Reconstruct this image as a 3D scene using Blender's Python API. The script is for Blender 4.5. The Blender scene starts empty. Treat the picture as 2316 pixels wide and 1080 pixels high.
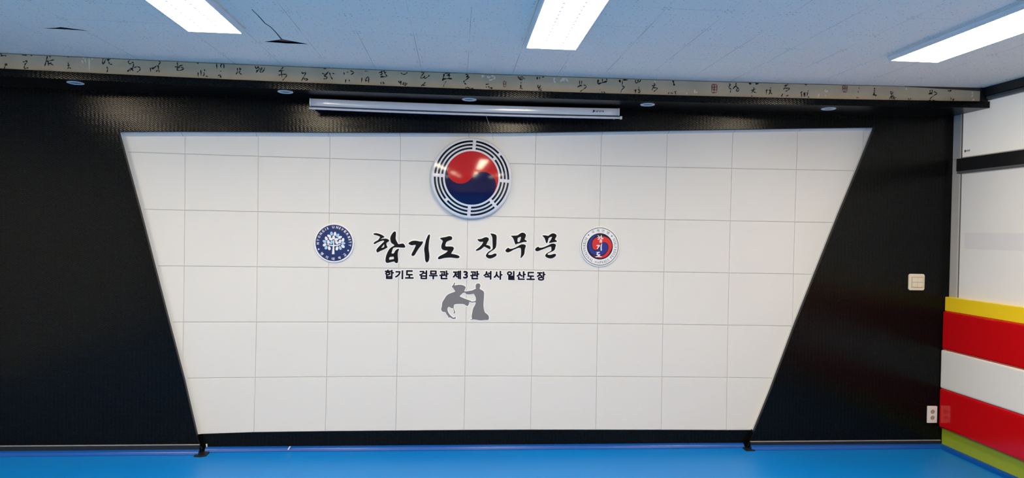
import bpy, bmesh, math, random
import numpy as np
from mathutils import Vector, Matrix
from mathutils.geometry import delaunay_2d_cdt, tessellate_polygon

random.seed(7)
SC = bpy.context.scene
COL = SC.collection

# ------------------------------------------------------------------ camera
FPX, YAW, PITCH, ROLL, CAMH = 1543.1, 0.0802, -0.0140, 0.0178, 1.69
CX, CY = 1158.0, 540.0
_f = Vector((math.sin(YAW) * math.cos(PITCH), math.cos(YAW) * math.cos(PITCH), math.sin(PITCH)))
_r0 = Vector((math.cos(YAW), -math.sin(YAW), 0))
_u0 = _r0.cross(_f)
_R = math.cos(ROLL) * _r0 + math.sin(ROLL) * _u0
_U = -math.sin(ROLL) * _r0 + math.cos(ROLL) * _u0
_O = Vector((0, 0, CAMH))
cam = bpy.data.objects.new('camera', bpy.data.cameras.new('camera'))
COL.objects.link(cam)
cam.data.sensor_fit = 'HORIZONTAL'
cam.data.sensor_width = 36.0
cam.data.lens = FPX / 2316.0 * 36.0
cam.data.clip_start = 0.05
cam.matrix_world = Matrix(((_R.x, _U.x, -_f.x, 0), (_R.y, _U.y, -_f.y, 0), (_R.z, _U.z, -_f.z, CAMH), (0, 0, 0, 1)))
SC.camera = cam

# ------------------------------------------------------------------ world, exposure
w = bpy.data.worlds.new('world')
SC.world = w
w.use_nodes = True
w.node_tree.nodes['Background'].inputs[0].default_value = (0.75, 0.85, 1.0, 1)
w.node_tree.nodes['Background'].inputs[1].default_value = 0.05
SC.view_settings.view_transform = 'Standard'
SC.view_settings.look = 'None'
SC.view_settings.gamma = 1.0
SC.view_settings.exposure = 0.0
SC.view_settings.use_curve_mapping = False
SC.cycles.use_denoising = True
SC.cycles.max_bounces = 10
SC.cycles.diffuse_bounces = 6
SC.cycles.sample_clamp_indirect = 8.0
LAMP = 35.0          # emission of every ceiling light's diffuser

# ------------------------------------------------------------------ measuring: a pixel of the photo onto a plane of the room
def ray(u, v):
    return (u - CX) / FPX * _R - (v - CY) / FPX * _U + _f
def aty(u, v, y):
    d = ray(u, v); return _O + d * (y / d.y)
def atz(u, v, z):
    d = ray(u, v); return _O + d * ((z - CAMH) / d.z)
def atx(u, v, x):
    d = ray(u, v); return _O + d * (x / d.x)

W = 5.23            # white tiled back of the recess
WF = 5.175          # front of the black cladding
WE = 5.20           # its dark edge ends here; a white bevel leads on to the tiles
XR = 3.95           # right wall
XL = -4.7
YB = -4.9
def sag(x):         # the ceiling and the box under it hang a little lower in the middle of their span
    return 0.0028 * (x - 0.2) ** 2
def ceil_z(x):
    return 2.782 + 0.75 * sag(x)

# ------------------------------------------------------------------ materials
MATS = {}
def mat(name, color, rough=0.5, spec=0.5, metal=0.0, coat=0.0, coat_rough=0.05, emit=None, strength=0.0):
    m = bpy.data.materials.new(name); m.use_nodes = True
    b = m.node_tree.nodes['Principled BSDF']
    b.inputs['Base Color'].default_value = (*color, 1)
    b.inputs['Roughness'].default_value = rough
    b.inputs['Specular IOR Level'].default_value = spec
    b.inputs['Metallic'].default_value = metal
    b.inputs['Coat Weight'].default_value = coat
    b.inputs['Coat Roughness'].default_value = coat_rough
    if emit:
        b.inputs['Emission Color'].default_value = (*emit, 1)
        b.inputs['Emission Strength'].default_value = strength
    MATS[name] = m
    return m

class NG:           # small helper to write node arithmetic
    def __init__(s, m):
        s.t = m.node_tree; s.n = s.t.nodes; s.l = s.t.links
        s.b = s.n['Principled BSDF']
    def new(s, k): return s.n.new(k)
    def coord(s):
        tc = s.new('ShaderNodeTexCoord'); sp = s.new('ShaderNodeSeparateXYZ')
        s.l.new(tc.outputs['Object'], sp.inputs[0]); s.vec = tc.outputs['Object']
        return sp.outputs[0], sp.outputs[1], sp.outputs[2]
    def m(s, op, a, b=None, c=None):
        n = s.new('ShaderNodeMath'); n.operation = op
        for i, x in enumerate((a, b, c)):
            if x is None: continue
            if isinstance(x, (int, float)): n.inputs[i].default_value = x
            else: s.l.new(x, n.inputs[i])
        return n.outputs[0]
    def noise(s, scale, detail=3, vec=None):
        n = s.new('ShaderNodeTexNoise'); n.inputs['Scale'].default_value = scale; n.inputs['Detail'].default_value = detail
        s.l.new(vec or s.vec, n.inputs['Vector']); return n.outputs['Fac']
    def mix(s, fac, a, b):
        n = s.new('ShaderNodeMix'); n.data_type = 'RGBA'
        if isinstance(fac, (int, float)): n.inputs[0].default_value = fac
        else: s.l.new(fac, n.inputs[0])
        for i, x in ((6, a), (7, b)):
            if isinstance(x, tuple): n.inputs[i].default_value = (*x, 1)
            else: s.l.new(x, n.inputs[i])
        return n.outputs[2]
    def bump(s, h, dist, strength=1.0):
        n = s.new('ShaderNodeBump'); n.inputs['Distance'].default_value = dist; n.inputs['Strength'].default_value = strength
        s.l.new(h, n.inputs['Height']); s.l.new(n.outputs[0], s.b.inputs['Normal'])

# embossed black cladding: rows of small chevrons
def weave(name, base, rough, dist):
    m = mat(name, base, rough, 0.17); g = NG(m); x, y, z = g.coord()
    p = 0.0285
    tri = g.m('PINGPONG', x, p / 2)
    ph = g.m('ADD', z, g.m('MULTIPLY', tri, 0.85))
    rowi = g.m('SINE', g.m('MULTIPLY', ph, 2 * math.pi / 0.0135))
    alt = g.m('SINE', g.m('MULTIPLY', g.m('ADD', x, g.m('MULTIPLY', z, 0.5)), 2 * math.pi / p))
    h = g.m('ADD', rowi, g.m('MULTIPLY', alt, 0.5))
    h = g.m('ADD', h, g.m('MULTIPLY', g.noise(260, 1), 0.9))
    g.l.new(g.m('MAXIMUM', 0.04, g.m('ADD', 0.135, g.m('MULTIPLY', g.m('ADD', rowi, g.m('SUBTRACT', g.noise(260, 1), 0.5)), 0.06))), g.b.inputs['Specular IOR Level'])
    g.bump(h, dist)
    return m
weave('black_weave', (0.0030, 0.0034, 0.0038), 0.15, 0.00008)
m = mat('soffit_gloss', (0.003, 0.003, 0.0035), 0.30, 0.12); g = NG(m); g.coord(); g.bump(g.noise(90, 2), 0.0006)
mat('black_paint', (0.010, 0.010, 0.011), 0.35, 0.5)
mat('dark_metal', (0.013, 0.012, 0.012), 0.4, 0.25)
mat('skirting', (0.011, 0.011, 0.012), 0.35, 0.5)
mat('skirting_edge', (0.30, 0.29, 0.29), 0.35, 0.5)

m = mat('white_tile', (0.67, 0.655, 0.625), 0.42, 0.35); g = NG(m); x, y, z = g.coord()
g.l.new(g.mix(g.m('MULTIPLY', g.noise(1.3, 3), 0.5), (0.69, 0.675, 0.645), (0.64, 0.63, 0.605)), g.b.inputs['Base Color'])
mat('tile_joint', (0.40, 0.39, 0.365), 0.8, 0.2)
mat('white_return', (0.60, 0.60, 0.59), 0.4, 0.4)

# acoustic ceiling tiles: pinholes, joints, screw holes
m = mat('ceiling_tile', (0.78, 0.78, 0.78), 0.85, 0.2); g = NG(m); x, y, z = g.coord()
P, X0, Y0 = 0.317, 0.052, 4.87
def cell(c, o):      # signed distance to the nearest joint
    k = g.m('DIVIDE', g.m('SUBTRACT', c, o), P)
    return g.m('MULTIPLY', g.m('SUBTRACT', k, g.m('ROUND', k)), P), g.m('ROUND', k)
dx, ix = cell(x, X0); dy, iy = cell(y, Y0)
ax, ay = g.m('ABSOLUTE', dx), g.m('ABSOLUTE', dy)
vo = g.new('ShaderNodeTexVoronoi'); vo.voronoi_dimensions = '2D'; vo.inputs['Scale'].default_value = 37; g.l.new(g.vec, vo.inputs['Vector'])
sp = g.new('ShaderNodeSeparateColor'); g.l.new(vo.outputs['Color'], sp.inputs[0])
thr = g.m('ADD', 0.03, g.m('MULTIPLY', g.m('POWER', sp.outputs[0], 1.6), 0.13))
hole = g.m('LESS_THAN', vo.outputs['Distance'], thr)
holeamt = g.m('MULTIPLY', hole, g.m('ADD', 0.22, g.m('MULTIPLY', sp.outputs[1], 0.38)))
jn = g.noise(2.3, 2)
jx = g.m('MULTIPLY', g.m('LESS_THAN', ax, 0.0013), g.m('MULTIPLY', g.m('SUBTRACT', jn, 0.38), 3.2))
jn2 = g.noise(1.7, 2)
jy = g.m('MULTIPLY', g.m('LESS_THAN', ay, 0.0012), g.m('MULTIPLY', g.m('SUBTRACT', jn2, 0.5), 3.0))
sx = g.m('SUBTRACT', ax, 0.016); sy = g.m('SUBTRACT', ay, 0.016)
sd = g.m('SQRT', g.m('ADD', g.m('MULTIPLY', sx, sx), g.m('MULTIPLY', sy, sy)))
screw = g.m('MULTIPLY', g.m('LESS_THAN', sd, 0.0048), g.m('MULTIPLY', g.m('GREATER_THAN', g.noise(5.0, 1), 0.46), 0.6))
dark = g.m('MAXIMUM', g.m('MAXIMUM', holeamt, screw), g.m('MAXIMUM', jx, jy))
dark = g.m('MINIMUM', g.m('MAXIMUM', dark, 0.0), 0.75)
g.l.new(g.mix(dark, (0.90, 0.79, 0.685), (0.10, 0.11, 0.13)), g.b.inputs['Base Color'])
mat('void', (0.004, 0.004, 0.005), 0.9, 0.0)

m = mat('blue_mat', (0.006, 0.17, 0.50), 0.38, 0.32); g = NG(m); x, y, z = g.coord()
g.l.new(g.mix(g.noise(1.1, 3), (0.001, 0.175, 0.58), (0.002, 0.22, 0.67)), g.b.inputs['Base Color'])
g.bump(g.noise(160, 2), 0.0006)
mat('blue_edge', (0.003, 0.075, 0.36), 0.3, 0.35)

m = mat('paper', (0.55, 0.44, 0.30), 0.75, 0.2); g = NG(m); x, y, z = g.coord()
g.l.new(g.mix(g.noise(6, 4), (0.45, 0.355, 0.235), (0.70, 0.56, 0.38)), g.b.inputs['Base Color'])
mat('ink', (0.012, 0.011, 0.010), 0.7, 0.2)
mat('white_ink', (0.86, 0.76, 0.62), 0.7, 0.2)
mat('red_ink', (0.30, 0.10, 0.075), 0.7, 0.2)
mat('brown_wood', (0.07, 0.045, 0.03), 0.6, 0.3)

mat('lamp_frame', (0.72, 0.72, 0.72), 0.4, 0.4)
m = mat('lamp_diffuser', (0.8, 0.8, 0.8), 0.5, 0.3, emit=(1.0, 0.84, 0.60), strength=LAMP)
g = NG(m); x, y, z = g.coord()      # two rows of dim spots between the diodes
ex = g.m('MULTIPLY', g.m('SUBTRACT', g.m('ABSOLUTE', x), 0.050), 0.75)
yy_ = g.m('DIVIDE', g.m('ADD', y, g.m('MULTIPLY', g.m('SIGN', x), 0.014)), 0.057)
ey = g.m('MULTIPLY', g.m('SUBTRACT', yy_, g.m('ROUND', yy_)), 0.057 * 0.42)
dd = g.m('SQRT', g.m('ADD', g.m('MULTIPLY', ex, ex), g.m('MULTIPLY', ey, ey)))
spot = g.m('MULTIPLY', g.m('LESS_THAN', dd, 0.0054), g.m('LESS_THAN', g.m('ABSOLUTE', y), 0.60))
g.l.new(g.m('MULTIPLY', g.m('SUBTRACT', 1.0, g.m('MULTIPLY', spot, 0.990)), LAMP), g.b.inputs['Emission Strength'])
mat('white_plastic', (0.70, 0.70, 0.70), 0.35, 0.4)
mat('dull_lens', (0.12, 0.125, 0.14), 0.35, 0.4)
mat('screen_case', (0.58, 0.62, 0.69), 0.16, 0.8)
mat('screen_bar', (0.66, 0.66, 0.68), 0.3, 0.5)
mat('logo_gap_blue', (0.012, 0.022, 0.055), 0.5, 0.3)
mat('cord', (0.34, 0.32, 0.29), 0.7, 0.2)
mat('acrylic_white', (0.68, 0.68, 0.73), 0.11, 0.5)
mat('acrylic_red', (0.48, 0.008, 0.006), 0.13, 0.5)
mat('acrylic_blue', (0.003, 0.002, 0.045), 0.13, 0.5)
mat('acrylic_black', (0.002, 0.002, 0.003), 0.11, 0.5)
mat('letter_black', (0.004, 0.004, 0.005), 0.45, 0.15)
mat('letter_navy', (0.004, 0.002, 0.013), 0.45, 0.15)
mat('letter_halo', (0.83, 0.82, 0.82), 0.5, 0.3)  # bright edge halo, built as an added thin border
mat('figure_grey', (0.165, 0.165, 0.175), 0.5, 0.3)
mat('emblem_white', (0.78, 0.78, 0.79), 0.3, 0.4)
mat('emblem_navy', (0.010, 0.026, 0.125), 0.3, 0.4)
mat('emblem_sky', (0.36, 0.55, 0.78), 0.4, 0.3)
mat('emblem_grey', (0.10, 0.10, 0.11), 0.4, 0.3)
mat('emblem_black', (0.006, 0.005, 0.025), 0.3, 0.4)
mat('emblem_blue', (0.018, 0.030, 0.23), 0.3, 0.4)
mat('emblem_red', (0.62, 0.025, 0.022), 0.3, 0.4)
mat('ivory_plastic', (0.70, 0.62, 0.47), 0.35, 0.4)
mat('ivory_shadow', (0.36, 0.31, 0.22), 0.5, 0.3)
mat('outlet_white', (0.74, 0.70, 0.66), 0.35, 0.4)
mat('outlet_hole', (0.16, 0.14, 0.11), 0.6, 0.2)
mat('pad_yellow', (0.95, 0.66, 0.018), 0.28, 0.45)
mat('pad_red', (0.60, 0.004, 0.007), 0.12, 0.5)
mat('pad_white', (0.82, 0.79, 0.735), 0.25, 0.45)
mat('pad_green', (0.32, 0.40, 0.022), 0.4, 0.4)
mat('frame_grey', (0.50, 0.475, 0.43), 0.35, 0.5)
mat('frame_dark', (0.12, 0.115, 0.11), 0.4, 0.4)
mat('film_glass_glow', (0.74, 0.72, 0.68), 0.26, 0.5, emit=(1.0, 0.95, 0.88), strength=0.09)  # panes glow faintly, added to brighten the right wall
mat('film_glass_strong_glow', (0.78, 0.76, 0.71), 0.30, 0.6, emit=(1.0, 0.93, 0.82), strength=0.23)  # upper panes get a stronger added glow
mat('film_band_glow', (0.68, 0.66, 0.65), 0.22, 0.5, emit=(1.0, 0.95, 0.92), strength=0.08)  # greyer band with the same added glow
mat('wall_paint', (0.78, 0.77, 0.75), 0.7, 0.3)
mat('tape_white', (0.75, 0.72, 0.68), 0.5, 0.3)

# ------------------------------------------------------------------ objects
def meta(o, label=None, cat=None, group=None, kind=None):
    if label: o['label'] = label
    if cat: o['category'] = cat
    if group: o['group'] = group
    if kind: o['kind'] = kind
    return o

def link_mesh(name, bm, mats, parent=None, origin=None, smooth=False):
    """bm is written in room coordinates; the object's origin goes to `origin` (or its parent's place)."""
    if origin is None:
        origin = Vector(parent['_at']) if parent is not None and '_at' in parent else Vector((0, 0, 0))
    origin = Vector(origin)
    bmesh.ops.translate(bm, verts=bm.verts, vec=-origin)
    bmesh.ops.recalc_face_normals(bm, faces=bm.faces)
    me = bpy.data.meshes.new(name)
    bm.to_mesh(me); bm.free()
    for k in (mats if isinstance(mats, (list, tuple)) else [mats]):
        me.materials.append(MATS[k])
    if smooth:
        for p in me.polygons: p.use_smooth = True
    o = bpy.data.objects.new(name, me); COL.objects.link(o)
    if parent is None:
        o.location = origin
    else:
        o.parent = parent
        o.location = origin - Vector(parent['_at'])
    o['_at'] = origin
    return o

def thing(name, label, cat, at, group=None):
    o = bpy.data.objects.new(name, None); COL.objects.link(o)
    o.location = at; o['_at'] = Vector(at); o.empty_display_size = 0.05
    return meta(o, label, cat, group)

def struct(name, bm, mats, label=None, smooth=False):
    return meta(link_mesh(name, bm, mats, smooth=smooth), label, kind='structure')

def add_box(bm, lo, hi, bevel=0.0, seg=2, mi=0):
    lo, hi = Vector(lo), Vector(hi)
    vs = [bm.verts.new((x, y, z)) for x in (lo.x, hi.x) for y in (lo.y, hi.y) for z in (lo.z, hi.z)]
    fs = [bm.faces.new([vs[i] for i in q]) for q in ((0, 1, 3, 2), (4, 6, 7, 5), (0, 4, 5, 1), (2, 3, 7, 6), (0, 2, 6, 4), (1, 5, 7, 3))]
    bmesh.ops.recalc_face_normals(bm, faces=fs)
    if bevel:
        es = {e for f in fs for e in f.edges}
        r = bmesh.ops.bevel(bm, geom=list(es), offset=bevel, segments=seg, affect='EDGES', profile=0.6)
        fs = list({f for v in r['verts'] for f in v.link_faces} | {f for f in fs if f.is_valid})
    for f in fs:
        if f.is_valid: f.material_index = mi
    return fs

def box(lo, hi, bevel=0.0, seg=2):
    bm = bmesh.new(); add_box(bm, lo, hi, bevel, seg); return bm

def quad(bm, pts, mi=0):
    f = bm.faces.new([bm.verts.new(p) for p in pts]); f.material_index = mi; return f

def sweep_x(bm, prof, xs, dz=lambda x: 0.0, caps=True, mi=0):
    """profile of (y, z) carried along x"""
    rings = [[bm.verts.new((x, y, z + dz(x))) for y, z in prof] for x in xs]
    n = len(prof)
    for a, b in zip(rings, rings[1:]):
        for i in range(n):
            f = bm.faces.new((a[i], a[(i + 1) % n], b[(i + 1) % n], b[i])); f.material_index = mi
    if caps:
        for r in (rings[0], rings[-1]):
            f = bm.faces.new(r); f.material_index = mi

def lin(a, b, n): return [a + (b - a) * i / (n - 1) for i in range(n)]

def tube(bm, pts, r, seg=8, mi=0):
    pts = [Vector(p) for p in pts]; rings = []
    for i, p in enumerate(pts):
        t = (pts[min(i + 1, len(pts) - 1)] - pts[max(i - 1, 0)]).normalized()
        a = t.cross(Vector((0, 1, 0)) if abs(t.y) < 0.9 else Vector((1, 0, 0))).normalized(); b = t.cross(a)
        rings.append([bm.verts.new(p + r * (math.cos(k * 2 * math.pi / seg) * a + math.sin(k * 2 * math.pi / seg) * b)) for k in range(seg)])
    for a, b in zip(rings, rings[1:]):
        for k in range(seg):
            bm.faces.new((a[k], a[(k + 1) % seg], b[(k + 1) % seg], b[k])).material_index = mi
    for rr in (rings[0], rings[-1]): bm.faces.new(rr).material_index = mi

# flat outlines standing on a wall (x, z), filled and given thickness, their front at y = front
def area(p): return 0.5 * sum(p[i][0] * p[(i + 1) % len(p)][1] - p[(i + 1) % len(p)][0] * p[i][1] for i in range(len(p)))
def chaikin(p, n=1):
    for _ in range(n):
        q = []
        for i in range(len(p)):
            a, b = p[i], p[(i + 1) % len(p)]
            q += [(a[0] * .78 + b[0] * .22, a[1] * .78 + b[1] * .22), (a[0] * .22 + b[0] * .78, a[1] * .22 + b[1] * .78)]
        p = q
    return p
def curve_to_bm(cu, bm=None, xf=None, mi=0):
    o = bpy.data.objects.new('tmp', cu); COL.objects.link(o)
    dg = bpy.context.evaluated_depsgraph_get()
    me = bpy.data.meshes.new_from_object(o.evaluated_get(dg))
    COL.objects.unlink(o); bpy.data.objects.remove(o); 
    if bm is None: bm = bmesh.new()
    n0 = len(bm.verts); f0 = len(bm.faces)
    bm.from_mesh(me); bpy.data.meshes.remove(me)
    bm.verts.ensure_lookup_table(); bm.faces.ensure_lookup_table()
    for v in bm.verts[n0:]: v.co = xf(v.co)
    for f in bm.faces[f0:]: f.material_index = mi
    return bm
def outline(polys, front, thick, bm=None, mi=0, smooth=1):
    """polys: list of (outer, [holes]) in room x, z"""
    cu = bpy.data.curves.new('outline', 'CURVE'); cu.dimensions = '2D'; cu.fill_mode = 'BOTH'; cu.extrude = thick / 2
    for outer, holes in polys:
        for k, p in enumerate([outer] + list(holes)):
            p = chaikin(list(p), smooth) if smooth else list(p)
            if (area(p) < 0) == (k == 0): p.reverse()
            s = cu.splines.new('POLY'); s.points.add(len(p) - 1); s.use_cyclic_u = True
            for q, pt in zip(p, s.points): pt.co = (q[0], q[1], 0, 1)
    return curve_to_bm(cu, bm, lambda c: Vector((c.x, front + thick / 2 - c.z, c.y)), mi)
def grown(loops, grow, res=0.0011):
    """outlines of everything within `grow` of the filled loops (even-odd), as clean closed loops"""
    E0, E1 = [], []
    for p in loops:
        for i in range(len(p)):
            E0.append(p[i]); E1.append(p[(i + 1) % len(p)])
    A, B = np.array(E0, float), np.array(E1, float)
    lo = A.min(0) - grow - 3 * res; hi = A.max(0) + grow + 3 * res
    nx, ny = int((hi[0] - lo[0]) / res) + 2, int((hi[1] - lo[1]) / res) + 2
    X, Y = np.meshgrid(lo[0] + res * np.arange(nx), lo[1] + res * np.arange(ny), indexing='ij')
    d2 = np.full(X.shape, 1e9); ins = np.zeros(X.shape, bool)
    for (ax, ay), (bx, by) in zip(A, B):
        ex, ey = bx - ax, by - ay; l2 = ex * ex + ey * ey
        if l2 < 1e-16: continue
        t = np.clip(((X - ax) * ex + (Y - ay) * ey) / l2, 0, 1)
        d2 = np.minimum(d2, (X - ax - t * ex) ** 2 + (Y - ay - t * ey) ** 2)
        if ay != by:
            c = (ay > Y) != (by > Y)
            ins ^= c & (X < ex * (Y - ay) / ey + ax)
    f = np.where(ins, -1, 1) * np.sqrt(d2) - grow + 1e-9
    nxt = {}
    def cut(i, j, k, l):
        a, b = f[i, j], f[k, l]; t = a / (a - b)
        key = (i, j, k, l) if (i, j) < (k, l) else (k, l, i, j)
        pos[key] = (lo[0] + res * (i + (k - i) * t), lo[1] + res * (j + (l - j) * t)); return key
    pos = {}
    neg = f < 0
    mixed = neg[:-1, :-1].astype(int) + neg[1:, :-1] + neg[1:, 1:] + neg[:-1, 1:]
    for i, j in zip(*np.where((mixed > 0) & (mixed < 4))):
        c = [(i, j), (i + 1, j), (i + 1, j + 1), (i, j + 1)]
        ent, ext = [], []
        for q in range(4):
            p, r = c[q], c[(q + 1) % 4]
            if neg[p] and not neg[r]: ext.append(cut(*p, *r))
            if not neg[p] and neg[r]: ent.append(cut(*p, *r))
        # counter-clockwise walk: leave at ext, come back at the entry that follows it
        if len(ext) == 1: nxt[ext[0]] = ent[0]
        else:
            nxt[ext[0]] = ent[0]; nxt[ext[1]] = ent[1]
    out = []
    while nxt:
        k0 = next(iter(nxt)); k = k0; lp_ = []
        while k in nxt:
            lp_.append(pos[k]); k = nxt.pop(k)
        if len(lp_) > 5: out.append(lp_)
    return out
def slab(loops, front, thick, bm=None, mi=0):
    """closed non-crossing loops (outers and holes) filled and given thickness"""
    cu = bpy.data.curves.new('slab', 'CURVE'); cu.dimensions = '2D'; cu.fill_mode = 'BOTH'; cu.extrude = thick / 2
    for p in loops:
        s = cu.splines.new('POLY'); s.points.add(len(p) - 1); s.use_cyclic_u = True
        for q, pt in zip(p, s.points): pt.co = (q[0], q[1], 0, 1)
    return curve_to_bm(cu, bm, lambda c: Vector((c.x, front + thick / 2 - c.z, c.y)), mi)
def glyph_loops(ch):
    """outline loops of a character, scaled to the unit box"""
    cu = bpy.data.curves.new('glyph', 'FONT'); cu.body = ch; cu.resolution_u = 4
    o = bpy.data.objects.new('tmp', cu); COL.objects.link(o)
    me = bpy.data.meshes.new_from_object(o.evaluated_get(bpy.context.evaluated_depsgraph_get()))
    bpy.data.objects.remove(o)
    bm = bmesh.new(); bm.from_mesh(me); bpy.data.meshes.remove(me)
    bmesh.ops.remove_doubles(bm, verts=bm.verts, dist=1e-5)
    nb = {}
    for e in bm.edges:
        if len(e.link_faces) == 1:
            for a, b in ((0, 1), (1, 0)): nb.setdefault(e.verts[a], []).append(e.verts[b])
    xs = [v.co.x for v in nb]; ys = [v.co.y for v in nb]
    x0, x1, y0, y1 = min(xs), max(xs), min(ys), max(ys)
    todo = set(nb); loops = []
    while todo:
        v = todo.pop(); lp_ = [v]; prev = None
        while True:
            n = [q for q in nb[v] if q is not prev and (q in todo)]
            if not n: break
            prev, v = v, n[0]; todo.discard(v); lp_.append(v)
        loops.append([((q.co.x - x0) / (x1 - x0), (q.co.y - y0) / (y1 - y0)) for q in lp_])
    bm.free(); return [l for l in loops if len(l) > 2]
def zoompts(pts, ox, oy, s, y):
    r = []
    for p in pts:
        q = aty(ox + p[0] / s, oy + p[1] / s, y); r.append((q.x, q.z))
    return r
def glyph(bm, ch, place, bold=0.0, extrude=0.0, mi=0, fit=None):
    """one character; place maps a glyph point (x, y, z) into the room; fit = unit box"""
    cu = bpy.data.curves.new('glyph', 'FONT'); cu.body = ch; cu.offset = bold; cu.extrude = extrude
    cu.resolution_u = 4
    if fit:
        o = bpy.data.objects.new('tmp', cu); COL.objects.link(o)
        me = bpy.data.meshes.new_from_object(o.evaluated_get(bpy.context.evaluated_depsgraph_get()))
        bpy.data.objects.remove(o)
        xs = [v.co.x for v in me.vertices]; ys = [v.co.y for v in me.vertices]
        x0, x1, y0, y1 = min(xs), max(xs), min(ys), max(ys); bpy.data.meshes.remove(me)
        g0 = place
        place = lambda c: g0(Vector(((c.x - x0) / (x1 - x0), (c.y - y0) / (y1 - y0), c.z)))
    return curve_to_bm(cu, bm, place, mi)

# ================================================================== the room
bm = bmesh.new(); quad(bm, [(XL, YB, 0), (XR + .1, YB, 0), (XR + .1, W + .1, 0), (XL, W + .1, 0)])
struct('floor', bm, 'blue_mat', 'bright blue padded mat floor')

# ceiling with two sprung tile joints and a crack
z8 = lambda pts, ox, oy, s: [(ox + a / s, oy + b / s) for a, b in pts]
gap_a = [(97, 71.0), (125, 69.3), (137, 67.6), (150, 69), (203, 75.8), (150, 72.6)]
gap_b = z8([(1530, 533), (1660, 516), (1738, 503), (1676, 425), (1606, 352), (1536, 308), (1496, 263), (1436, 197), (1370, 133), (1376, 129), (1442, 192), (1504, 257), (1543, 302), (1611, 346), (1683, 418), (1752, 500), (1900, 528), (2080, 561), (1800, 553)], 320, 0, 5.51)
gaps = [[(lambda q: (q.x, q.y))(atz(u, v, 2.779)) for u, v in gp] for gp in (gap_a, gap_b)]
pts, edges = [], []
gx = lin(XL, XR + .05, 30); gy = [YB, -2.5, 0, 2, 3.2, 4.9]
for xx in gx:
    for yy in gy: pts.append(Vector((xx, yy)))
for gp in gaps:
    n0 = len(pts); pts += [Vector(q) for q in gp]
    edges += [(n0 + i, n0 + (i + 1) % len(gp)) for i in range(len(gp))]
def inside(q, poly):
    c = False; n = len(poly)
    for i in range(n):
        (x1, y1), (x2, y2) = poly[i], poly[(i + 1) % n]
        if (y1 > q[1]) != (y2 > q[1]) and q[0] < (x2 - x1) * (q[1] - y1) / (y2 - y1) + x1: c = not c
    return c
vv, ee, ff, *_ = delaunay_2d_cdt(pts, edges, [], 0, 1e-6)
bm = bmesh.new(); bv = [bm.verts.new((q.x, q.y, ceil_z(q.x))) for q in vv]
for f in ff:
    c = sum((vv[i] for i in f), Vector((0, 0))) / len(f)
    if any(inside(c, gp) for gp in gaps): continue
    bm.faces.new([bv[i] for i in f])
for gp in gaps:       # tile thickness round the gaps and the dark plenum over them
    top = [(x, y, ceil_z(x) + 0.012) for x, y in gp]
    for i in range(len(gp)):
        j = (i + 1) % len(gp)
        quad(bm, [(*gp[i], ceil_z(gp[i][0])), (*gp[j], ceil_z(gp[j][0])), top[j], top[i]], 1)
    xs = [q[0] for q in gp]; ys = [q[1] for q in gp]
    quad(bm, [(min(xs) - .2, min(ys) - .2, 2.90), (max(xs) + .2, min(ys) - .2, 2.90), (max(xs) + .2, max(ys) + .2, 2.90), (min(xs) - .2, max(ys) + .2, 2.90)], 1)
me_c = struct('ceiling', bm, ['ceiling_tile', 'void'], 'white perforated acoustic tile ceiling with two dark sprung joints')

bm = bmesh.new(); quad(bm, [(XL, YB, 0), (XL, W + .1, 0), (XL, W + .1, 3), (XL, YB, 3)])
struct('wall_left', bm, 'wall_paint', 'plain left wall outside the picture')
bm = bmesh.new(); quad(bm, [(XL, YB, 0), (XR + .1, YB, 0), (XR + .1, YB, 3), (XL, YB, 3)])
struct('wall_rear', bm, 'wall_paint', 'plain rear wall behind the camera')
bm = bmesh.new(); quad(bm, [(XR + .05, YB, 0), (XR + .05, W + .1, 0), (XR + .05, W + .1, 3), (XR + .05, YB, 3)])
struct('wall_right', bm, 'wall_paint', 'pale right wall behind the filmed windows')

# ---- black cladding with the trapezoid opening
def P(u, v, y=WF):
    q = aty(u, v, y); return (q.x, q.z)
left_edge = [P(*q, WE) for q in ((272, 299), (321, 479), (385, 727), (419.5, 858), (448, 981))]
right_edge = [P(*q, WE) for q in ((1973.5, 289.5), (1934.6, 386), (1895.5, 480), (1840, 619), (1793.7, 735.6), (1740, 880), (1702.8, 971.7))]
HEADPX = ((272, 299), (418, 298.6), (745, 300.4), (1060, 301.6), (1211, 300.8), (1509, 296.4), (1803, 291.6), (1973.5, 289.5))
head = [P(*q, WE) for q in HEADPX]
lf = P(459, 1022); rf = P(1687.5, 1012)
lf = (lf[0], 0.0); rf = (rf[0], 0.0)
TOPZ = 2.70
ring = [(XL, 0.0), lf] + left_edge[::-1] + head[1:-1] + right_edge + [rf, (XR, 0.0), (XR, TOPZ), (XL, TOPZ)]
bm = bmesh.new()
bvs = [bm.verts.new((x, WF, z)) for x, z in ring]
for tri in tessellate_polygon([[Vector((x, z, 0)) for x, z in ring]]):
    bm.faces.new([bvs[i] for i in tri])
struct('wall_front', bm, 'black_weave', 'black embossed cladding around the white trapezoid panel')

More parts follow.
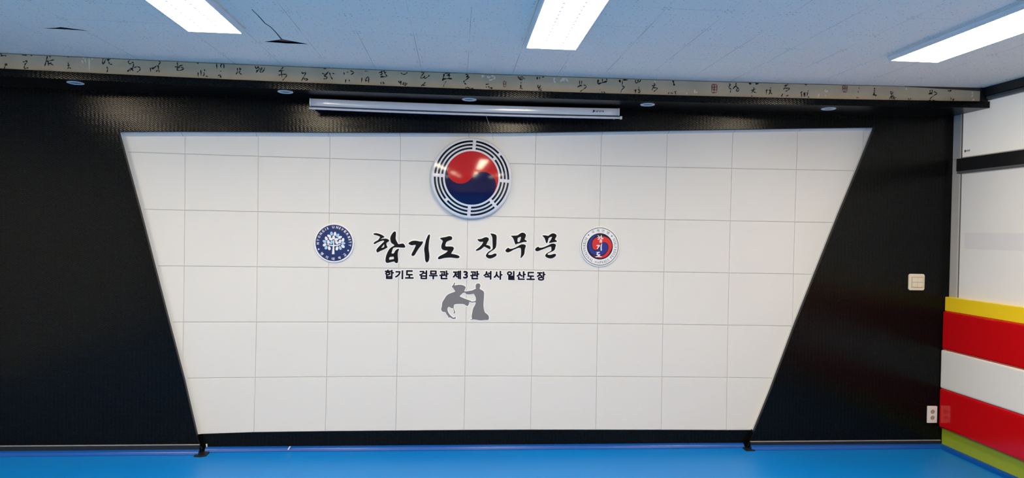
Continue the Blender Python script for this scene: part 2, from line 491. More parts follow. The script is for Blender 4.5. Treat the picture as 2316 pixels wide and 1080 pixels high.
# ---- white tiles: 0.5 m grid laid on the back of the recess
tf, tyaw, tpit, trol, tk = 1572.5, 0.0782, -0.0204, 0.0182, 0.0867
_tf = Vector((math.sin(tyaw) * math.cos(tpit), math.cos(tyaw) * math.cos(tpit), math.sin(tpit)))
_tr0 = Vector((math.cos(tyaw), -math.sin(tyaw), 0)); _tu0 = _tr0.cross(_tf)
_tr = math.cos(trol) * _tr0 + math.sin(trol) * _tu0; _tu = -math.sin(trol) * _tr0 + math.cos(trol) * _tu0
gx_m = [-2.941, -2.440, -1.939, -1.442, -0.94, -0.431, 0.074, 0.576, 1.075, 1.58, 2.085, 2.585, 3.09, 3.592]
gz_m = [1.26, 0.86, 0.46, 0.06, -0.34, -0.741, -1.143, -1.545]
def node(X, Z):
    d = Vector((X, 5.23, Z)); k = d.dot(_tf); a, b = d.dot(_tr) / k, d.dot(_tu) / k
    s = 1 + tk * (a * a + b * b)
    q = aty(CX + tf * a * s, CY - tf * b * s, W); return (q.x, q.z)
N = [[node(X, Z) for Z in gz_m] for X in gx_m]
bm = bmesh.new()
GAP, CH = 0.0012, 0.0024
botz = [P(*q, W) for q in ((448, 981), (577, 976.5), (739, 974.3), (1048, 971.7), (1200, 971), (1497, 971.2), (1643, 971.8), (1703, 972))]
def bottom_z(x):
    for (x0, z0), (x1, z1) in zip(botz, botz[1:]):
        if x <= x1: return z0 + (z1 - z0) * (x - x0) / (x1 - x0)
    return botz[-1][1]
for i in range(len(gx_m) - 1):
    for j in range(len(gz_m) - 1):
        a, b, c, d = N[i][j + 1], N[i + 1][j + 1], N[i + 1][j], N[i][j]
        if j == len(gz_m) - 2:
            a = (a[0], bottom_z(a[0]) - GAP); b = (b[0], bottom_z(b[0]) - GAP)
        cx_, cz_ = (a[0] + c[0]) / 2, (a[1] + c[1]) / 2
        def ins(p, g): return (p[0] + (g - .0005 if p[0] < cx_ else .0005 - g), p[1] + (g if p[1] < cz_ else -g))
        o1 = [ins(p, GAP) for p in (a, b, c, d)]; o2 = [ins(p, GAP + CH) for p in (a, b, c, d)]
        fv = [bm.verts.new((x, W, z)) for x, z in o2]; ov = [bm.verts.new((x, W + 0.0022, z)) for x, z in o1]; kv = [bm.verts.new((x, W + 0.006, z)) for x, z in o1]
        bm.faces.new(fv)
        for q in range(4):
            bm.faces.new((fv[q], fv[(q + 1) % 4], ov[(q + 1) % 4], ov[q])); bm.faces.new((ov[q], ov[(q + 1) % 4], kv[(q + 1) % 4], kv[q]))
xa, xb = N[0][0][0], N[-1][0][0]
quad(bm, [(xa, W + .0052, 0.0), (xb, W + .0052, 0.0), (xb, W + .0052, 2.68), (xa, W + .0052, 2.68)], 1)
struct('wall_center', bm, ['white_tile', 'tile_joint'], 'white square-jointed tile panel set in the black trapezoid opening')

# ---- white bevel between the dark edge of the opening and the tiles
bm = bmesh.new()
drops = (9.3, 9.3, 8.4, 7.4, 6.6, 5.8, 5.3, 5.0)
hb = [P(u, v + d, W) for (u, v), d in zip(HEADPX, drops)]
hb[0] = P(279, 308.3, W); hb[-1] = P(1968.5, 294.5, W)
lb = [hb[0]] + [P(u + 5, v, W) for u, v in ((321, 479), (385, 727), (419.5, 858), (448, 981))]
rb = [hb[-1]] + [P(u - 3.5, v, W) for u, v in ((1934.6, 386), (1895.5, 480), (1840, 619), (1793.7, 735.6), (1740, 880), (1702.8, 971.7))]
for fr, bk in ((left_edge, lb), (right_edge, rb), (head, hb)):
    for i in range(len(fr) - 1):
        quad(bm, [(fr[i][0], WE, fr[i][1]), (fr[i + 1][0], WE, fr[i + 1][1]), (bk[i + 1][0], W, bk[i + 1][1]), (bk[i][0], W, bk[i][1])])
def along(line, x):
    for a, b in zip(line, line[1:]):
        if x <= b[0]: return a[1] + (b[1] - a[1]) * (x - a[0]) / (b[0] - a[0])
    return line[-1][1]
for col in N:
    x = col[0][0]
    if head[0][0] + .03 < x < head[-1][0] - .02:
        e = 0.0026
        quad(bm, [(x - e, WE - .0004, along(head, x) - .0006), (x + e, WE - .0004, along(head, x) - .0006), (x + e, W - .0006, along(hb, x) - .0006), (x - e, W - .0006, along(hb, x) - .0006)], 1)
struct('trim_1', bm, ['white_return', 'tile_joint'], 'white bevel round the trapezoid opening')

# ---- black plinth in the recess and lower side returns
bm = bmesh.new()
pl = [(x, z - 0.001) for x, z in botz]
xl, xr = left_edge[-1][0] - .08, right_edge[-1][0] + .08
pts_top = [(xl, pl[0][1])] + pl[1:-1] + [(xr, pl[-1][1])]
YP = W - 0.004
for a, b in zip(pts_top, pts_top[1:]):
    quad(bm, [(a[0], YP, 0), (b[0], YP, 0), (b[0], YP, b[1]), (a[0], YP, a[1])])
    quad(bm, [(a[0], YP, a[1]), (b[0], YP, b[1]), (b[0], W + .003, b[1]), (a[0], W + .003, a[1])])
for e, fpt in ((left_edge[-1], lf), (right_edge[-1], rf)):
    quad(bm, [(e[0], WF, e[1]), (fpt[0], WF, fpt[1]), (fpt[0], W, fpt[1]), (e[0], W, e[1])])
struct('trim_2', bm, 'black_weave', 'black plinth under the white tile panel')

# ---- dark cut edges of the cladding round the opening
def cut_edge(name, line, label):
    bm = bmesh.new()
    for a, b in zip(line, line[1:]):
        quad(bm, [(a[0], WF - .0015, a[1]), (b[0], WF - .0015, b[1]), (b[0], WE + .001, b[1]), (a[0], WE + .001, a[1])])
    c = sum((Vector(p) for p in line), Vector((0, 0))) / len(line)
    for a, b in zip(line, line[1:]):
        t = (Vector(b) - Vector(a)).normalized(); n = Vector((t.y, -t.x))
        if n.x * (1 if name == 'trim_3' else -1) > 0: n = -n
        if name == 'trim_5': n = Vector((0, 1))
        p, q = Vector(a) + n * .004, Vector(b) + n * .004
        quad(bm, [(a[0], WF - .0015, a[1]), (b[0], WF - .0015, b[1]), (q.x, WF - .0002, q.y), (p.x, WF - .0002, p.y)])
    struct(name, bm, 'dark_metal' if name != 'trim_5' else 'black_paint', label)
cut_edge('trim_3', left_edge + [lf], 'dark edge down the left slant of the opening')
cut_edge('trim_4', right_edge + [rf], 'dark edge down the right slant of the opening')
cut_edge('trim_5', head, 'black edge along the top of the opening')

# ---- black box (soffit) under the ceiling with its glossy underside
YS = 4.797
bm = bmesh.new(); xs = lin(XL, XR - .012, 26)
lipb = lambda x: 2.618 + sag(x); lipt = lambda x: 2.667 + sag(x)
for a, b in zip(xs, xs[1:]):
    quad(bm, [(a, YS, lipb(a)), (b, YS, lipb(b)), (b, YS, lipt(b)), (a, YS, lipt(a))], 0)
    quad(bm, [(a, YS, lipt(a)), (b, YS, lipt(b)), (b, YS + .04, lipt(b)), (a, YS + .04, lipt(a))], 0)
    quad(bm, [(a, YS, lipb(a)), (b, YS, lipb(b)), (b, WF + .001, lipb(b)), (a, WF + .001, lipb(a))], 1)
    quad(bm, [(a, YS + .04, lipt(a)), (b, YS + .04, lipt(b)), (b, YS + .04, 2.95), (a, YS + .04, 2.95)], 2)
e = xs[-1]; quad(bm, [(e, YS, lipb(e)), (e, WF, lipb(e)), (e, WF, lipt(e)), (e, YS, lipt(e))], 0)
struct('trim_6', bm, ['black_weave', 'soffit_gloss', 'black_paint'], 'black boxed beam under the ceiling with a glossy underside')

# ---- wallpaper border with brush calligraphy on the front of the beam
YF = 4.822
bm = bmesh.new()
x_end = aty(2216.5, 215, YF).x
xs = lin(XL, x_end, 30)
for a, b in zip(xs, xs[1:]):
    quad(bm, [(a, YF, lipt(a) - .004), (b, YF, lipt(b) - .004), (b, YF, ceil_z(b) - .004), (a, YF, ceil_z(a) - .004)], 0)
x1 = aty(2216.5, 205, YF).x; x0 = aty(2045, 198, YF).x
quad(bm, [(x0, YF - .002, ceil_z(x0)), (x1, YF - .002, ceil_z(x1)), (x1, YF - .002, ceil_z(x1) - .026), (x0, YF - .002, ceil_z(x0) - .004)], 4)
def stroke(pts, wd, ox, oy, mi):
    s = 7.713; P_ = []
    for a, b in pts:
        q = aty(ox + a / s, oy + b / s, YF); P_.append(Vector((q.x, q.z)))
    # finer points
    Q = []
    for i in range(len(P_) - 1):
        p0, p1, p2, p3 = P_[max(i - 1, 0)], P_[i], P_[i + 1], P_[min(i + 2, len(P_) - 1)]
        for k in range(4):
            t = k / 4
            Q.append(0.5 * ((2 * p1) + (p2 - p0) * t + (2 * p0 - 5 * p1 + 4 * p2 - p3) * t * t + (3 * p1 - p0 - 3 * p2 + p3) * t ** 3))
    Q.append(P_[-1])
    wm = 1.25 * wd / s * 4.85 / FPX
    n = len(Q); L, Rr = [], []
    for i, q in enumerate(Q):
        t = (Q[min(i + 1, n - 1)] - Q[max(i - 1, 0)])
        if t.length < 1e-9: t = Vector((1, 0))
        t.normalize(); nn = Vector((-t.y, t.x))
        k = 0.5 * wm * (0.75 + 0.35 * math.sin(i * 1.3)) * (0.55 if i in (0, n - 1) else 1.0)
        def cl(v):
            zlo, zhi = lipt(v.x) - .003, ceil_z(v.x) - .005
            return (v.x, YF - .0009, min(max(v.y, zlo), zhi))
        L.append(cl(q + nn * k)); Rr.append(cl(q - nn * k))
    for i in range(n - 1):
        quad(bm, [L[i], L[i + 1], Rr[i + 1], Rr[i]], mi)
S1 = [(14, [[(0,165),(30,175),(20,215)],[(30,205),(80,195),(110,210)],[(75,425),(90,380),(95,335)],[(95,340),(125,345),(105,375)],[(400,310),(440,300),(465,285),(470,310),(440,350),(425,395),(420,430)],[(430,430),(460,415),(498,412)],
 [(830,205),(805,300),(780,385)],[(870,205),(880,235)],[(800,300),(870,285),(950,272)],[(840,290),(845,380)],[(850,350),(900,310)],[(880,335),(940,370)],[(1190,320),(1195,360)],[(1175,375),(1225,355)],[(1195,360),(1200,400),(1180,425)],[(1215,405),(1240,430)],
 [(1810,225),(1790,290),(1800,350),(1830,300),(1840,260)],[(1860,270),(1900,265),(1880,300)],[(1870,270),(1960,245)],[(1900,310),(1910,350)],[(1920,350),(1965,350)],[(1865,395),(1880,440),(1865,490)]]),
 (30, [[(385,165),(430,190),(470,165)],[(535,165),(560,205)],[(1175,208),(1220,212)]])]
S2 = [(14, [[(150,165),(90,210),(85,250),(120,265),(160,235),(170,290),(150,350),(165,395)],[(60,400),(110,350),(150,340)],[(60,395),(100,385),(170,330)],[(180,330),(240,315),(285,340),(275,380),(230,410)],
 [(465,330),(470,405)],[(480,345),(530,330),(500,360),(560,310),(600,300)],[(610,215),(640,235),(610,280),(605,340),(620,410)],[(560,400),(600,370)],[(980,210),(935,240),(940,290),(930,370)],[(890,320),(950,310),(1030,285)],[(940,335),(990,320)],[(920,370),(980,380),(1050,350),(1000,325)],
 [(1320,235),(1340,245)],[(1295,410),(1300,490)],[(1345,370),(1350,480)],[(1405,360),(1420,395)],[(1390,420),(1410,440),(1380,480)],[(1430,480),(1475,485)],[(1620,265),(1625,355)],[(1690,280),(1695,340)],[(1690,285),(1740,265),(1750,345)],[(1745,240),(1745,270)],
 [(1685,400),(1695,385)],[(1640,470),(1690,460),(1680,505)],[(1690,490),(1710,500)],[(1980,335),(1985,400),(1955,450)],[(2020,330),(2030,390),(2010,420),(2060,450)],[(2030,360),(2055,345)]]),
 (26, [[(1290,232),(1295,268)],[(1360,225),(1440,238)]])]
S3 = [(14, [[(135,150),(150,200),(180,160)],[(185,150),(190,210),(145,265)],[(150,230),(200,220)],[(215,180),(225,250)],[(250,170),(245,240)],[(210,240),(250,260),(295,200),(290,180)],[(625,165),(580,215),(540,245)],[(560,240),(640,220)],[(590,230),(600,350)],[(540,310),(600,295),(680,295),(665,340),(610,400)],
 [(945,250),(960,290)],[(950,285),(1015,260),(990,320),(950,390),(935,410)],[(985,355),(1010,395),(1055,380),(1010,365)],[(1300,275),(1360,290),(1415,245)],[(1330,325),(1400,280)],[(1340,330),(1390,340),(1360,375),(1325,365)],[(1430,260),(1450,330),(1485,385)],[(1480,275),(1520,285)],
 [(1680,260),(1690,305)],[(1730,197),(1780,197)],[(1735,260),(1755,250)],[(1790,230),(1855,260),(1800,300)],[(1715,380),(1705,445)],[(1765,385),(1785,420)],[(1995,350),(1985,440)],[(2060,370),(2060,430)],[(2065,370),(2110,335),(2110,445)],[(2060,405),(2100,400)]]),
 (28, [[(1325,178),(1375,196)]])]
S4 = [(14, [[(130,190),(230,155)],[(180,150),(180,230)],[(150,230),(210,200)],[(160,260),(210,240)],[(220,150),(240,210),(280,250)],[(225,200),(265,170)],[(150,265),(280,255)],[(515,190),(550,215),(600,210),(625,180)],[(475,325),(490,370),(520,325)],[(520,330),(510,410)],[(540,380),(555,400)],[(560,350),(565,400),(610,400),(620,365)],[(590,355),(590,400)],
 [(165,350),(170,395)],[(205,345),(210,390)],[(215,370),(235,370)],[(870,185),(920,180),(870,250),(870,285),(910,270),(930,240)],[(930,240),(925,285),(970,270),(1015,230)],[(945,355),(900,390),(870,425)],[(890,400),(950,405)],[(905,395),(920,425)],[(1280,200),(1370,195),(1310,245)],[(1330,230),(1385,240)],[(1360,210),(1350,290)],
 [(1640,220),(1690,225),(1655,260)],[(1650,265),(1710,260),(1640,320),(1610,350),(1655,390)],[(1640,460),(1670,440),(1720,460),(1780,460)],[(1990,395),(2060,380)],[(2000,430),(2010,450)],[(2040,420),(2060,450),(2110,450),(2090,470)]]),
 (7, [[(1310,330),(1270,390),(1255,440)]]), (20, [[(1270,205),(1255,280),(1240,330)],[(1250,300),(1330,290),(1410,295)],[(1625,375),(1655,392)]])]
S5 = [(13, [[(400,170),(410,215),(440,190),(480,180)],[(420,230),(470,200)],[(490,190),(480,225),(430,235)],[(505,210),(520,220)],[(450,275),(450,300)],[(450,320),(435,350),(460,345),(430,390)],[(455,375),(480,400)],[(775,185),(770,225)],[(820,187),(860,187)],[(750,320),(740,370),(790,345),(780,330)],[(745,375),(790,365)],[(765,375),(765,430)],[(780,410),(825,430)],[(800,380),(790,410)],
 [(1470,245),(1475,330),(1510,340)],[(1510,250),(1500,320),(1430,365)],[(1440,350),(1530,330)],[(1540,320),(1590,350),(1540,400),(1480,440)],[(1870,215),(1870,280)],[(1940,210),(1950,260)],[(1820,405),(1830,412)],[(1860,440),(1865,465)],[(1890,445),(1910,450),(1905,470)]]),
 (24, [[(735,185),(730,230)],[(1800,230),(1790,300),(1850,290),(1950,260)],[(2170,235),(2185,280)],[(2230,235),(2314,235)]])]
S6 = [(14, [[(290,160),(285,205),(330,205),(380,175)],[(320,160),(330,195)],[(340,160),(345,190)],[(375,155),(380,180)],[(265,345),(310,335)],[(290,320),(285,400)],[(340,290),(355,290)],[(325,325),(370,320)],[(335,350),(365,345),(360,375)],[(330,375),(370,390)],[(615,215),(625,265)],[(570,265),(650,245)],[(615,265),(570,330)],[(600,300),(665,295),(650,330),(605,360)],[(570,325),(590,335)],
 [(855,400),(880,375)],[(900,395),(915,375)],[(920,400),(940,380)],[(965,370),(1005,355)],[(985,375),(985,415)],[(1920,235),(1945,235),(1915,290),(1950,320),(1940,380)],[(2040,210),(2035,260),(1980,320)],[(2000,290),(2060,255)],[(2030,260),(2060,300),(2040,360)],[(2060,285),(2095,335),(2050,365)]]),
 (26, [[(5,160),(20,205)],[(940,165),(955,220),(965,260)],[(2285,200),(2300,240)]])]
S7 = [(14, [[(150,205),(165,215)],[(190,285),(200,330)],[(140,345),(235,315)],[(195,330),(150,390)],[(185,365),(240,385)],[(160,430),(150,450)],[(400,350),(440,330)],[(415,320),(410,410)],[(480,290),(490,310)],[(450,340),(505,330)],[(465,360),(490,350),(450,415)],[(485,380),(515,410)],[(770,225),(795,235)],[(720,265),(795,245)],[(760,240),(740,290),(705,325)],[(740,310),(810,300),(790,335),(745,360)],
 [(700,400),(665,445)],[(680,430),(685,455)],[(755,440),(805,425)],[(1040,360),(1000,390)],[(1010,385),(1030,400)],[(1025,400),(1025,465)],[(1065,380),(1070,460)],[(1080,370),(1085,455)],[(1130,355),(1150,350)],[(1110,390),(1150,385)],[(1130,400),(1120,440)],[(1130,455),(1165,465)],[(2290,300),(2300,330)],[(2285,350),(2305,345)],[(2300,370),(2270,425)],[(2290,400),(2310,430)]]),
 (28, [[(115,208),(130,240)],[(220,228),(285,212)],[(1085,225),(1115,250)]])]
S8 = [(14, [[(140,220),(135,260)],[(135,275),(140,290)],[(130,300),(125,330),(105,350)],[(120,345),(170,345),(150,365)],[(430,275),(415,320),(460,310),(450,290)],[(430,330),(440,350)],[(450,360),(470,340)],[(440,350),(390,425)],[(440,370),(520,395)],[(440,370),(435,425)],[(480,390),(450,425)],[(490,405),(480,430)],[(720,410),(740,405)],[(740,415),(740,435)],[(770,400),(765,425)],
 [(1110,255),(1105,310),(1150,330)],[(1140,250),(1140,310),(1075,330)],[(1085,320),(1160,295)],[(1170,285),(1230,315),(1170,355),(1100,415)],[(1085,440),(1130,428)],[(1150,435),(1190,440)],[(1455,380),(1460,388)],[(1475,395),(1465,430)],[(1490,425),(1540,410)],[(1500,440),(1525,430)]]),
 (22, [[(1420,265),(1440,277),(1480,262)]])]
ORG = [(0, 100), (280, 110), (560, 130), (840, 140), (1120, 150), (1400, 160), (1680, 160), (1960, 170)]
for grp, (ox, oy) in zip((S1, S2, S3, S4, S5, S6, S7, S8), ORG):
    for wd, ls in grp:
        for l in ls: stroke(l, wd, ox, oy, 1)
WH = [(0, 16, [[(1430,230),(1500,240)],[(1430,280),(1450,340)],[(1480,260),(1500,330)],[(1560,230),(1620,222),(1600,270)],[(1555,240),(1560,470)]]), (3, 20, [[(1920,242),(1960,232)],[(1920,265),(1980,240)],[(2030,240),(2030,280),(2080,255)],[(2090,240),(2150,260),(2130,300),(2050,320)]]),
 (4, 26, [[(1035,200),(1025,250),(1050,285)],[(1130,260),(1200,230),(1190,260)],[(1160,220),(1240,215),(1250,250),(1280,255)],[(2225,260),(2215,340),(2250,370),(2210,420),(2200,465)]]), (5, 16, [[(65,180),(55,260),(95,290),(50,330),(40,380)],[(630,170),(625,205)],[(1310,340),(1330,340),(1310,380),(1370,370)],[(1185,380),(1180,412)]]),
 (6, 16, [[(1330,400),(1310,468)],[(1440,325),(1440,370),(1490,345)],[(1440,420),(1445,440)]]), (7, 20, [[(1840,290),(1850,340),(1830,380)],[(1880,425),(1830,440)],[(680,238),(710,240)]])]
for k, wd, ls in WH:
    for l in ls: stroke(l, wd, *ORG[k], 2)
RD = [(2, 12, [[(2040,238),(2110,240)]]), (4, 14, [[(150,260),(185,265)],[(145,260),(145,355)],[(185,265),(185,350)],[(145,310),(185,310)],[(145,355),(185,350)]]),
 (5, 18, [[(1622,240),(1708,240)],[(1622,240),(1618,380)],[(1706,240),(1706,380)],[(1620,380),(1706,380)],[(1665,245),(1660,375)],[(1625,290),(1700,285)],[(1630,330),(1700,335)]]),
 (6, 16, [[(1742,255),(1820,252)],[(1742,255),(1745,368)],[(1818,255),(1815,368)],[(1745,368),(1815,368)],[(1780,255),(1780,365)],[(1745,310),(1815,308)],[(2020,290),(2030,320)],[(2010,350),(2015,390)],[(1975,468),(2035,466)]])]
for k, wd, ls in RD:
    for l in ls: stroke(l, wd, *ORG[k], 3)
struct('trim_7', bm, ['paper', 'ink', 'white_ink', 'red_ink', 'brown_wood'], 'beige wallpaper border with brush calligraphy below the ceiling')

# black end post of the border and black rail along the right wall's top
bm = bmesh.new()
xe = aty(2239, 215, YF - .005).x
add_box(bm, (x_end + .001, YF - .006, lipt(3.9) - .003), (min(xe, XR - .012), YF + .02, ceil_z(3.9) + .02), 0.001)
struct('trim_8', bm, 'black_paint', 'black end post of the calligraphy border')
bm = bmesh.new()
add_box(bm, (XR - .045, YB, ceil_z(XR) - .062), (XR + .05, YF - .008, ceil_z(XR) + .02), 0.002)
add_box(bm, (XR - .028, YB, ceil_z(XR) - .086), (XR + .05, YF - .008, ceil_z(XR) - .064), 0.004, mi=1)
struct('trim_9', bm, ['black_paint', 'frame_dark'], 'black ceiling rail along the right wall')

# ---- skirting boards
zt_l = aty(200, 1006.3, WF - .012).z; zt_r = aty(1900, 996, WF - .012).z
def skirting(name, x0, x1, zt, label):
    bm = bmesh.new()
    add_box(bm, (x0, WF - .012, 0.0), (x1, WF + .002, zt - .004), 0.001)
    add_box(bm, (x0, WF - .0135, zt - .0045), (x1, WF + .002, zt), 0.0012, mi=1)
    struct(name, bm, ['skirting', 'skirting_edge'], label)
skirting('baseboard_left', XL, lf[0] - .022, zt_l, 'black skirting with pale top edge under the left black wall')
skirting('baseboard_right', rf[0] + .03, XR - .05, zt_r, 'black skirting with pale top edge under the right black wall')

# ---- blue cove strip where the mat meets the walls
def cove_prof(yw, r=0.030):
    pr = [(yw, 0.0005), (yw, r + .002), (yw - .004, r + .001)]
    for k in range(1, 6):
        a = k / 6 * math.pi / 2
        pr.append((yw - .004 - (r - .004) * math.sin(a), 0.004 + (r - .004) * math.cos(a)))
    pr += [(yw - r - .002, 0.005), (yw - r - .002, 0.0005)]
    return pr
bm = bmesh.new()
sweep_x(bm, cove_prof(WF - .012), lin(XL, lf[0] - .02, 8))
sweep_x(bm, cove_prof(YP), lin(lf[0] + .004, rf[0] - .004, 8))
sweep_x(bm, cove_prof(WF - .012), lin(rf[0] + .03, XR - .04, 6))
pr = cove_prof(0)
R_ = [[bm.verts.new((XR - .040 + a, y, z)) for a, z in pr] for y in (YB, 3.0, WF - .03)]
for a, b in zip(R_, R_[1:]):
    for k in range(len(pr)): bm.faces.new((a[k], a[(k + 1) % len(pr)], b[(k + 1) % len(pr)], b[k]))
for r in (R_[0], R_[-1]): bm.faces.new(r)
struct('trim_10', bm, 'blue_edge', 'dark blue cove strip along the foot of the walls')

# ---- right wall: filmed windows between a post, a black band and the pads
Z_UB = 2.318; Z_BT, Z_BB = 2.3105, 2.213; Z_LT = 2.193; Z_SILL = 1.18
def window(name, z0, z1, ys, label):
    root = bpy.data.objects.new(name, None); COL.objects.link(root)
    root.location = (XR, 3.0, z0); root['_at'] = Vector((XR, 3.0, z0)); meta(root, label, kind='structure')
    bm = bmesh.new()
    add_box(bm, (XR - .006, 5.094, z0), (XR + .045, WF - .0005, z1), 0.003)              # post at the corner
    add_box(bm, (XR + .004, 5.076, z0), (XR + .045, 5.094, z1), 0.0, mi=1)               # groove
    for a in (2.0, -1.0): add_box(bm, (XR - .004, a - .03, z0), (XR + .045, a + .03, z1), 0.003)
    add_box(bm, (XR - .003, YB, z0), (XR + .045, 5.076, z0 + .008), 0.001)
    add_box(bm, (XR - .003, YB, z1 - .008), (XR + .045, 5.076, z1), 0.001)
    link_mesh('frame', bm, ['frame_grey', 'frame_dark'], root)
    for a, b in ((2.03, 5.076), (-.97, 1.97), (YB, -1.03)):
        link_mesh('pane', box((XR, a, z0 + .008), (XR + .006, b, z1 - .008)), 'film_glass_glow' if name == 'window_2' else 'film_glass_strong_glow', root)
    return root
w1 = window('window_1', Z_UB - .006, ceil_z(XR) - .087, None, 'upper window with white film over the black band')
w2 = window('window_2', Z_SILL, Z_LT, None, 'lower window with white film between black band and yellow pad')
bm = box((XR - .0012, 3.2, 1.602), (XR + .001, 5.027, 1.728))
fb = link_mesh('film_strip', bm, 'film_band_glow', w2); fb['label'] = 'faint greyer strip across the lower window film'
bm = bmesh.new()
add_box(bm, (XR - .016, YB, Z_BB), (XR + .045, 5.119, Z_BT), 0.002)
add_box(bm, (XR - .013, YB, Z_LT + .001), (XR + .045, 5.115, Z_BB - .001), 0.003, mi=1)
add_box(bm, (XR - .005, 5.120, Z_LT), (XR + .045, WF - .0005, Z_UB - .007), 0.002, mi=2)
struct('trim_11', bm, ['black_paint', 'frame_dark', 'frame_grey'], 'black band between the upper and lower windows')
# small sticker in the corner of the upper pane
c = atx(2183, 341.5, XR)
st = thing('window_sticker', 'tiny black and grey sticker in the lower corner of the upper window', 'sticker', (XR, c.y, c.z))
link_mesh('black_mark', box((XR - .0008, c.y - .004, c.z - .009), (XR + .0004, c.y + .006, c.z + .010)), 'ink', st)
bm = bmesh.new()
for k in range(3): add_box(bm, (XR - .0008, c.y - .016 - k * .016, c.z - .006), (XR + .0004, c.y - .007 - k * .016, c.z + .007))
link_mesh('grey_marks', bm, 'figure_grey', st)

# ---- wall pads on the right wall
def pad(x, z0, z1, m, label, name='wall_pad', bev=0.012, cat='wall pad', y1=WF - .002):
    bm = bmesh.new(); add_box(bm, (x, 1.6, z0), (XR + .03, y1, z1), bev, 4)
    o = link_mesh(name, bm, m, origin=(x, 3.4, z0), smooth=True)
    for p in o.data.polygons: p.use_smooth = len(p.vertices) == 4 and p.area < 0.06
    return meta(o, label, cat, 'padded strips along the right wall')
pad(3.910, 1.1005, 1.213, 'pad_yellow', 'yellow padded ledge strip under the lower window, topmost of the stack', bev=0.006)
pad(3.890, 0.7895, 1.0995, 'pad_red', 'upper glossy red wall pad, just below the yellow strip', bev=0.020)
pad(3.885, 0.4795, 0.7885, 'pad_white', 'off-white wall pad between the two red wall pads', bev=0.016)
pad(3.880, 0.1645, 0.4785, 'pad_red', 'lower glossy red wall pad, mirroring the power outlet', bev=0.020)
pad(3.912, 0.0, 0.1635, 'pad_green', 'lime green pad strip at the foot of the right wall', bev=0.004)

# ================================================================== ceiling lights
def ceiling_light(x0, x1, y1, label, group, length=1.28):
    y0 = y1 - length; xc = (x0 + x1) / 2; c = ceil_z(xc); b = c - .036
    t = thing('ceiling_light', label, 'ceiling light', (xc, (y0 + y1) / 2, c), group)
    bm = bmesh.new()
    def rect(e, z): return [(x0 - e, y0 - e, z), (x1 + e, y0 - e, z), (x1 + e, y1 + e, z), (x0 - e, y1 + e, z)]
    lv = [rect(.012, c + .012), rect(.012, c - .010), rect(.016, c - .014), rect(.010, c - .026), rect(.007, b - .001), rect(-.001, b - .001), rect(-.001, b + .004)]
    rv = [[bm.verts.new(p) for p in r] for r in lv]
    for a, d in zip(rv, rv[1:]):
        for k in range(4): bm.faces.new((a[k], a[(k + 1) % 4], d[(k + 1) % 4], d[k]))
    bm.faces.new(rv[0])
    link_mesh('housing', bm, 'lamp_frame', t)
    bm = bmesh.new(); add_box(bm, (x0, y0, b), (x1, y1, b + .003))
    link_mesh('diffuser', bm, 'lamp_diffuser', t)
    return t
def lamp_px(ul, vl, ur, vr):
    z = 2.755
    for _ in range(4):
        a, b = atz(ul, vl, z), atz(ur, vr, z); z = ceil_z((a.x + b.x) / 2) - .037
    return a.x, b.x, (a.y + b.y) / 2
VIS = 'lit ceiling lights in the row before the black wall'
L1 = lamp_px(424.5, 70, 548, 77.3); L2 = lamp_px(1190.8, 108.5, 1302, 113); L3 = lamp_px(2014, 137.6, 2121, 141)
ceiling_light(*L1, 'lit white ceiling light above the left part of the wall, beside the cracked ceiling joint', VIS)
ceiling_light(*L2, 'lit white ceiling light in the middle, nearest above the round yin-yang plaque', VIS)
ceiling_light(*L3, 'lit white ceiling light at the right, nearest the filmed windows', VIS)
HID = 'lit ceiling lights outside the picture'
HL = 'unseen lit white ceiling light outside the picture, over the rest of the hall'
lamps_x = [(-3.33, -3.04), (L1[0], L1[1]), (L2[0], L2[1]), (L3[0], L3[1])]
ceiling_light(-3.33, -3.04, L1[2], HL, HID)
for yy in (1.75, -0.45):  # two unseen rows of lights, added to brighten the hall
    for a, b in lamps_x: ceiling_light(a, b, yy, HL, HID)

# ================================================================== downlights in the beam's underside
DL = [((171, 187), 'small round recessed downlight, first from the left, over the left black wall'),
      ((645.5, 207.2), 'small round recessed downlight just left of the projection screen case'),
      ((1061.5, 224.4), 'small round recessed downlight above the middle of the screen case'),
      ((1464.5, 236), 'small round recessed downlight just right of the projection screen case'),
      ((1874, 245.3), 'small round recessed downlight farthest right, near the right wall')]
for (u, v), lab in DL:
    z = 2.62
    for _ in range(4):
        p = atz(u, v, z); z = lipb(p.x)
    t = thing('downlight', lab, 'downlight', (p.x, p.y, z), 'downlights under the black beam')
    bm = bmesh.new(); n = 40
    prof = [(.052, .001), (.052, -.003), (.049, -.0055), (.040, -.006), (.035, -.003), (.033, .0005)]
    rr = [[bm.verts.new((p.x + r * math.cos(k * 2 * math.pi / n), p.y + r * math.sin(k * 2 * math.pi / n), z + h)) for k in range(n)] for r, h in prof]
    for a, b in zip(rr, rr[1:]):
        for k in range(n): bm.faces.new((a[k], a[(k + 1) % n], b[(k + 1) % n], b[k]))
    link_mesh('trim_ring', bm, 'white_plastic', t, smooth=True)
    bm = bmesh.new(); bmesh.ops.create_circle(bm, cap_ends=True, segments=n, radius=.0345, matrix=Matrix.Translation((p.x, p.y, z - .0012)))
    link_mesh('lens', bm, 'dull_lens', t)

